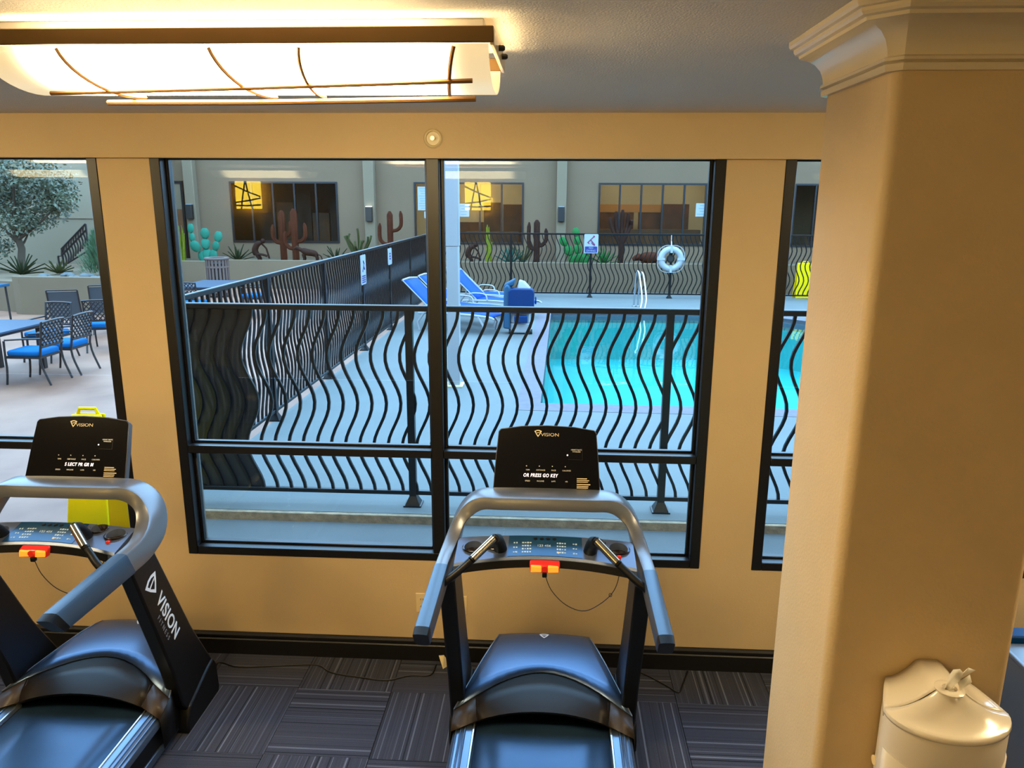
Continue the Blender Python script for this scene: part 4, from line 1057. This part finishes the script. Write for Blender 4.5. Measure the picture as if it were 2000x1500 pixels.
dup(ca, (-9.02, 5.95, 0), 0.05, 'dark lattice chair across the slate table at the left edge')
dup(ca, (-7.55, 11.75, 0), PI/2, 'dark lattice chair seen just above the side fence at its near end')
dup(ca, (-6.75, 13.1, 0), PI, 'dark lattice chair with blue cushion glimpsed through the side fence')
def table(label, x, y, lx, ly):
    t = thing('patio_table', label, 'table', (x, y, 0)); 
    MB().prism(round_rect(-lx/2, lx/2, -ly/2, ly/2, .04, 3), .70, .725, 'z').build('table_top', M_table, t)
    MB().box(-lx/2+.04, lx/2-.04, -ly/2+.04, ly/2-.04, .655, .70).build('apron', M_alu, t)
    for a in (-1, 1):
        for b in (-1, 1): MB().box(a*(lx/2-.14)-.035, a*(lx/2-.14)+.035, b*(ly/2-.16)-.035, b*(ly/2-.16)+.035, 0, .66).build('leg', M_alu, t)
table('long slate topped patio table at the left edge', -8.18, 6.55, .98, 1.75)
table('slate topped patio table behind the side fence', -7.6, 12.85, 1.1, 1.5)
def sling_chair(label, x, y, rz):
    t = thing('sling_chair', label, 'chair', (x, y, 0), rz, 'grey sling chairs by the patio planter'); w = .25
    MB().grid([[(-.20-.14*u, v, .42+.50*u) for v in (-w, 0, w)] for u in (0, .5, 1)]).build('back_sling', M_sling, t, solid=.01)
    MB().grid([[(-.22+.48*u, v, .41+.02*u) for v in (-w, 0, w)] for u in (0, .5, 1)]).build('seat_sling', M_sling, t, solid=.01)
    for s in (-1, 1):
        MB().tube([(-.36, s*w, .95), (-.19, s*w, .40), (.28, s*w, .44), (.30, s*w, 0)], .015, 5).build('side_frame', M_alu, t)
        MB().tube([(-.12, s*w, .42), (-.32, s*w, 0)], .015, 5).build('leg', M_alu, t)
    MB().tube([(-.36, -w, .95), (-.36, w, .95)], .015, 5).build('head_bar', M_alu, t)
    return t
s1 = sling_chair('left one of two grey sling chairs before the patio planter', -8.95, 9.75, PI/2+.35)
dup(s1, (-8.75, 10.6, 0), PI/2+.5, 'right one of two grey sling chairs before the patio planter')
t = thing('serving_cart', 'small dark stand with pale tray at the left edge of the patio', 'cart', (-11.55, 11.2, 0))
for a in (-.22, .22):
    for b in (-.18, .18): MB().tube([(a, b, .8), (a*1.05, b*1.05, .03)], .02, 6).build('leg', M_alu, t)
    MB().box(a-.05, a+.05, -.24, .24, 0, .04).build('foot_bar', M_alu, t)
MB().box(-.28, .28, -.24, .24, .78, .84).build('tray', M_bluecov2, t, bevel=.01)
t = thing('floor_sign', 'yellow folding floor sign outside the left window', 'sign', (-3.42, 1.42, -.001))
for s in (-1, 1):
    MB().hexa([(-.17, s*.20-.012, 0), (.17, s*.20-.012, 0), (.17, s*.20+.012, 0), (-.17, s*.20+.012, 0), (-.115, s*.02-.012, 1.0), (.115, s*.02-.012, 1.0), (.115, s*.02+.012, 1.0), (-.115, s*.02+.012, 1.0)]).build('sign_panel', M_yellow, t, bevel=.01)
MB().tube([(-.08, 0, .99), (-.06, 0, 1.04), (.06, 0, 1.04), (.08, 0, .99)], .014, 6).build('handle', M_yellow, t)
t = thing('floor_sign', 'yellow folded floor sign behind the far fence at right', 'sign', (6.88, 17.55, 0))
for s in (-1, 1):
    MB().hexa([(-.24, s*.15-.012, 0), (.24, s*.15-.012, 0), (.24, s*.15+.012, 0), (-.24, s*.15+.012, 0), (-.2, s*.02-.012, .95), (.2, s*.02-.012, .95), (.2, s*.02+.012, .95), (-.2, s*.02+.012, .95)]).build('sign_panel', M_yellow, t, bevel=.01)
MB().tube([(-.08, 0, .94), (-.06, 0, .99), (.06, 0, .99), (.08, 0, .94)], .014, 6).build('handle', M_yellow, t)
t = thing('slatted_bin', 'brown slatted litter bin in front of the rounded planter corner', 'bin', (-9.0, 16.3, 0))
MB().lathe([(.25, 0), (.25, .9)], 20).build('liner', M_dark, t)
sl = MB().box(-.028, .028, -.012, .012, .04, 1.0).mesh('slat', M_can)
for i in range(20): a = i*2*PI/20; inst('slat', sl, t, (.285*math.cos(a), .285*math.sin(a), 0), (0, 0, a+PI/2))
for z in (.12, .78): MB().lathe([(.27, z), (.305, z), (.305, z+.05), (.27, z+.05), (.27, z)], 24, caps=False).build('hoop', M_can, t)
MB().lathe([(.20, 1.0), (.31, .99), (.325, 1.02), (.31, 1.05), (.20, 1.045), (.20, 1.0)], 24, caps=False).build('lid_ring', M_can, t, smooth=50)

# ---- plants and yard sculptures
SOIL = .725
def blade(L, w, m, curl=.15):
    rows = []
    for i in range(6):
        u = i/5; ww = w*(1-u)**.7*(.55+.9*u*(1-u)*2); rows.append([(L*u, -ww, .10*L*u*(1-u)*4*curl+.015), (L*u, 0, .10*L*u*(1-u)*4*curl-.010), (L*u, ww, .10*L*u*(1-u)*4*curl+.015)])
    return MB().grid(rows).mesh('leaf', m, 60)
def agave(label, x, y, L, n, m, z=SOIL, group='agaves in the planters', tilt0=.25, w=.055):
    t = thing('agave', label, 'agave', (x, y, z), group=group); me = blade(L, w, m); r = random.Random(int(abs(x)*77))
    for i in range(n):
        u = i/n; a = i*2.4; el = tilt0+1.15*u
        inst('leaf', me, t, (.03*math.cos(a), .03*math.sin(a), .02), (0, -el, a), (.8+.3*r.random(),)*3)
    return t
agave('green agave left of the crouching metal figure', -9.55, 19.0, .55, 16, M_agave)
agave('green agave right of the metal animal above the fence line', -6.55, 19.1, .50, 14, M_agave)
agave('teal agave behind the far fence left of the rust cactus', -1.28, 18.9, .55, 18, M_teal2)
agave('dark green agave under the diving sign', 1.48, 18.9, .55, 16, M_green)
padme = {}
def prickly(label, x, y, h, m, seed, rows=4, z=SOIL):
    t = thing('prickly_pear', label, 'cactus sculpture', (x, y, z), group='painted metal prickly pears')
    if m.name not in padme: padme[m.name] = MB().ell((0, 0, .5), .40, .15, .52, 10, 7).mesh('pad', m, 60)
    me = padme[m.name]; r = random.Random(seed)
    tips = [((0, 0, 0), 0.0)]
    s = h/rows*1.38; todo = [((dx, 0, 0), lean, 0) for dx, lean in ((-.10, -.42), (.0, -.05), (.12, .38))]
    for (p, lean, lev) in todo:
        q = Vector(p); a = lean
        for k in range(rows):
            sc = s*(1.05-.10*k)*(.9+.2*r.random())
            inst('pad', me, t, tuple(q), (r.uniform(-.2, .2), a, r.uniform(-.4, .4)), (sc, sc, sc))
            q = q+Vector((math.sin(a)*sc*.93, r.uniform(-.03, .03), math.cos(a)*sc*.93)); a = a*.55+r.uniform(-.28, .28)
            if q.z > h*(.72+.28*r.random()): break
    return t
prickly('turquoise metal prickly pear on the rounded planter corner', -10.45, 18.9, 1.02, M_teal, 4)
prickly('green metal prickly pear behind the far fence', .74, 18.9, .95, M_green, 9)
def saguaro(label, x, y, h, m, arms, z=SOIL, r=.10):
    t = thing('saguaro_sculpture', label, 'cactus sculpture', (x, y, z), group='rusted saguaro sculptures')
    def fluted(path, rad, name):
        P = [Vector(p) for p in path]; rings = []
        for i, p in enumerate(P):
            tt = (P[min(i+1, len(P)-1)]-P[max(i-1, 0)]).normalized(); a = Vector((0, 1, 0)); a = (a-tt*a.dot(tt)).normalized(); b = tt.cross(a)
            k = rad*(1 if i < len(P)-1 else .35)
            rings.append([tuple(p+(a*math.cos(j*PI/8)+b*math.sin(j*PI/8))*k*(1.0 if j % 2 else .78)) for j in range(16)])
        MB().loft(rings).build(name, m, t, smooth=60)
    fluted([(0, 0, 0), (0, 0, h*.5), (0, 0, h*.93), (0, 0, h)], r, 'trunk')
    for (z0, dx, up) in arms:
        s = math.copysign(1, dx)
        fluted(spline([(s*r*.6, 0, z0), (dx*.6, 0, z0+.02), (dx*.95, 0, z0+.14), (dx, 0, z0+up*.6), (dx*.95, 0, z0+up)], 9), r*.62, 'arm')
    return t
saguaro('tall rust saguaro sculpture left of the pair at the dark window', -8.28, 19.45, 1.52, M_rust, [(.55, -.30, .55), (.75, .26, .45)])
saguaro('tall rust saguaro sculpture right of the pair at the dark window', -7.70, 18.85, 1.58, M_rust, [(.42, -.30, .5), (.62, .32, .55)])
saguaro('rust saguaro with two curved arms beside the lit pilaster', -4.88, 19.1, 1.52, M_rust, [(.55, -.32, .62), (.95, .34, .58)], r=.09)
saguaro('dark rust saguaro behind the far fence left of the pilaster', -.50, 19.1, 1.30, M_rust2, [(.45, -.24, .78), (.55, .28, .5)])
t = thing('branching_sculpture', 'dark many-armed cactus sculpture before the walnut window', 'cactus sculpture', (1.98, 19.1, SOIL))
MB().tube([(0, 0, 0), (.02, 0, .4), (0, 0, .8)], .085, 8).build('trunk', M_rust2, t, smooth=60)
for i, (dx, hh) in enumerate(((-.34, 1.38), (-.17, 1.55), (.02, 1.6), (.19, 1.5), (.30, 1.3))):
    MB().tube(spline([(0, 0, .55), (dx*.5, 0, .85), (dx*.9, .02*i, 1.15), (dx, 0, hh)], 9), [.06]*8+[.035], 7).build('arm', M_rust2, t, smooth=60)
def column_cactus(label, x, y, h, m, z=SOIL):
    t = thing('column_cactus', label, 'cactus', (x, y, z), group='slender lime column cacti'); r = random.Random(int(abs(x)*31))
    for i in range(6):
        a = r.uniform(-.10, .10); hh = h*(.55+.45*r.random()) if i else h
        MB().tube([(a*.5+.05*(i-2.5)*.5, r.uniform(-.08, .08), 0), (a+.04*(i-2.5)*.6, r.uniform(-.05, .05), hh*.6), (a*1.4+.03*(i-2.5), 0, hh)], [.042, .040, .014], 7).build('stem', m, t, smooth=60)
column_cactus('lime green column cactus left of the turquoise prickly pear', -11.2, 18.9, 1.2, M_lime)
column_cactus('lime green column cactus behind the far fence by the white post', -1.90, 18.9, 1.15, M_lime)
t = thing('branching_cactus', 'olive branching cactus against the far wall', 'cactus', (-6.0, 19.6, SOIL))
rb = random.Random(11)
for i in range(9):
    a = -.8+1.6*i/8; L = .55+.45*rb.random()
    MB().tube(spline([(0, 0, 0), (math.sin(a)*L*.45, rb.uniform(-.1, .1), L*.5), (math.sin(a)*L*.7+rb.uniform(-.06, .06), rb.uniform(-.1, .1), L*.8), (math.sin(a)*L*.75, 0, L)], 8), .032, 6).build('stem', M_olive, t, smooth=60)
t = thing('branching_cactus', 'low brown branching cactus behind the far fence beside the teal agave', 'cactus', (-.92, 19.3, SOIL))
for i in range(7):
    a = -.9+1.8*i/6; L = .30+.3*rb.random()
    MB().tube(spline([(0, 0, 0), (math.sin(a)*L*.5, rb.uniform(-.1, .1), L*.5), (math.sin(a)*L*.8, 0, L)], 6), .024, 6).build('stem', M_olive, t, smooth=60)
def iron_man(label, x, y, s=1.0):
    t = thing('metal_figure', label, 'sculpture', (x, y, SOIL), group='small rusted metal figures')
    MB().tube(spline([(-.14*s, 0, .22*s), (-.18*s, 0, .35*s), (-.10*s, 0, .52*s), (.04*s, 0, .58*s)], 10), [.09*s, .10*s, .10*s, .10*s, .095*s, .09*s, .085*s, .08*s, .06*s, .05*s], 8).build('torso', M_rust2, t, smooth=60)
    MB().ell((.08*s, 0, .62*s), .075*s, .065*s, .08*s).build('head', M_rust2, t, smooth=60)
    MB().tube([(.02*s, .02, .55*s), (.16*s, .03, .40*s), (.24*s, .02, .10*s)], .028*s, 6).build('arm', M_rust2, t, smooth=60)
    MB().tube([(-.12*s, -.05, .24*s), (.08*s, -.06, .22*s), (.20*s, -.05, .18*s)], .035*s, 6).build('arm', M_rust2, t, smooth=60)
    for q in (-.05, .06): MB().tube([(-.14*s, q, .24*s), (-.06*s, q, .12*s), (-.04*s, q, 0)], .05*s, 6).build('leg', M_rust2, t, smooth=60)
iron_man('crouching rusted metal figure left of the saguaro pair', -8.82, 19.0)
iron_man('small dark metal figure behind the far fence near the white post', -2.38, 19.0, .9)
t = thing('metal_animal', 'rusted metal animal sculpture leaning right of the saguaro pair', 'sculpture', (-7.28, 18.58, SOIL))
MB().tube(spline([(-.16, 0, .40), (0, 0, .33), (.2, 0, .30), (.32, 0, .24)], 10), [.05, .08, .10, .105, .10, .095, .095, .09, .07, .04], 8).build('body', M_rust2, t, smooth=60)
MB().tube([(-.14, 0, .38), (-.30, 0, .46), (-.38, 0, .42)], [.06, .06, .03], 7).build('head', M_rust2, t, smooth=60)
for xx in (-.10, .28):
    for q in (-.06, .06): MB().tube([(xx, q, .28), (xx+.03, q, .14), (xx, q, 0)], [.04, .03, .025], 6).build('leg', M_rust2, t, smooth=60)
MB().tube(spline([(.32, 0, .26), (.42, 0, .22), (.46, 0, .06)], 6), .018, 5).build('tail', M_rust2, t)
t = thing('metal_animal', 'rust brown metal pig sculpture behind the life ring', 'sculpture', (2.82, 18.9, SOIL))
MB().ell((0, 0, .24), .34, .16, .17, 12, 8).build('body', M_rust, t, smooth=60)
MB().tube([(-.28, 0, .26), (-.42, 0, .22), (-.50, 0, .18)], [.11, .08, .05], 8).build('head', M_rust, t, smooth=60)
for xx in (-.2, .2):
    for q in (-.08, .08): MB().tube([(xx, q, .14), (xx, q, 0)], .035, 6).build('leg', M_rust, t)
# tree, yuccas, feathery shrub on the patio planter
def leaf_cloud(name, parent, m, blobs, n, size, seed):
    r = random.Random(seed); mb = MB()
    for _ in range(n):
        c, rad = blobs[r.randrange(len(blobs))]
        d = Vector((r.gauss(0, 1), r.gauss(0, 1), r.gauss(0, 1))).normalized()*rad*(r.random()**.45)
        p = Vector(c)+Vector((d.x, d.y, d.z*.8)); a = Vector((r.uniform(-1, 1), r.uniform(-1, 1), r.uniform(-1, .4))).normalized(); b = a.orthogonal().normalized()
        s = size*(.6+.8*r.random()); mb.add([tuple(p), tuple(p+a*s*.5+b*s*.22), tuple(p+a*s), tuple(p+a*s*.5-b*s*.22)], [(0, 1, 2, 3)])
    o = mb.build(name, m, parent); return o
t = thing('tree', 'grey green leafy tree rising from the patio planter', 'tree', (-13.7, 15.2, .70))
MB().tube([(0, 0, 0), (.08, .05, .6), (-.03, 0, 1.2), (.05, 0, 1.9)], [.10, .085, .075, .05], 8).build('trunk', M_bark, t, smooth=60)
for dx, dz, q in ((1.0, 2.1, .3), (-1.0, 2.0, -.2), (.5, 2.7, -.4), (-.4, 2.8, .4), (1.3, 1.75, 0), (.2, 1.1, .3)):
    MB().tube(spline([(0, 0, .8), (dx*.4, q*.4, dz*.65), (dx, q, dz)], 8), [.05, .045, .04, .035, .03, .025, .02, .012], 6).build('branch', M_bark, t, smooth=60)
rb = random.Random(2)
blobs = [((rb.uniform(-1.7, 1.25), rb.uniform(-.9, .9), rb.uniform(.9, 2.8)), rb.uniform(.35, .6)) for _ in range(26)]
blobs = [b for b in blobs if not (b[0][0] > .5 and b[0][2] < 1.35)]+[((1.35, 0, 1.85), .42), ((1.05, .2, 2.2), .5), ((-.6, 0, .7), .45), ((-.9, 0, .35), .35)]
leaf_cloud('foliage', t, M_leaf, blobs, 13000, .095, 3)
agave('spiky dark yucca on the patio planter at the left', -12.75, 13.9, .50, 26, M_agave, .76, 'yuccas on the patio planter', .1, .035)
agave('paler yucca right of the dark one on the patio planter', -12.1, 14.3, .34, 22, M_olive, .76, 'yuccas on the patio planter', .15, .03)
t = thing('feathery_shrub', 'feathery green shrub beside the stair railing', 'shrub', (-10.86, 14.0, .76))
MB().tube([(0, 0, 0), (.03, 0, .5), (0, 0, .9)], .03, 6).build('stem', M_bark, t)
rb = random.Random(12); mb = MB()
for i in range(2400):
    hh = rb.random()**.8; c = Vector((rb.gauss(0, .16)*(1.15-hh), rb.gauss(0, .16)*(1.15-hh), .05+.92*hh))
    d = Vector((c.x*1.6+rb.gauss(0, .25), c.y*1.6+rb.gauss(0, .25), .55+rb.random()*.5)).normalized(); q = d.orthogonal().normalized()*.007; L_ = .12+.10*rb.random()
    mb.add([tuple(c-q), tuple(c+d*L_), tuple(c+q)], [(0, 1, 2)])
mb.build('foliage', M_fern, t)
t = thing('stair_railing', 'dark wavy stair railing rising against the wing wall', 'railing', (-13.5, 16.9, .70))
A, B_ = (-.15, .50), (.62, 1.18)
for off in (0, -.16): MB().tube([(A[0], 0, A[1]+off), (B_[0], 0, B_[1]+off)], .030, 5).build('hand_rail', M_alu, t)
MB().tube([(A[0], 0, A[1]-.46), (B_[0], 0, B_[1]-.72)], .025, 5).build('foot_rail', M_alu, t)
MB().tube([(-.28, 0, .30), (-.18, 0, .30), (-.15, 0, .50)], .025, 5).build('rail_return', M_alu, t)
MB().tube([(-.28, 0, .30), (-.28, 0, 0)], .028, 5).build('post', M_alu, t); MB().tube([(-.15, 0, .52), (-.15, 0, 0)], .028, 5).build('post', M_alu, t); MB().tube([(.62, 0, 1.18), (.62, 0, 0)], .028, 5).build('post', M_alu, t)
for i in range(1, 10):
    x = -.15+i*.077; zt = A[1]+(B_[1]-A[1])*i/10-.02
    MB().tube([(x-.022*math.sin(k*PI/3), 0, max(.03, zt-k*.075)) for k in range(8)], .016, 4).build('bar', M_alu, t)
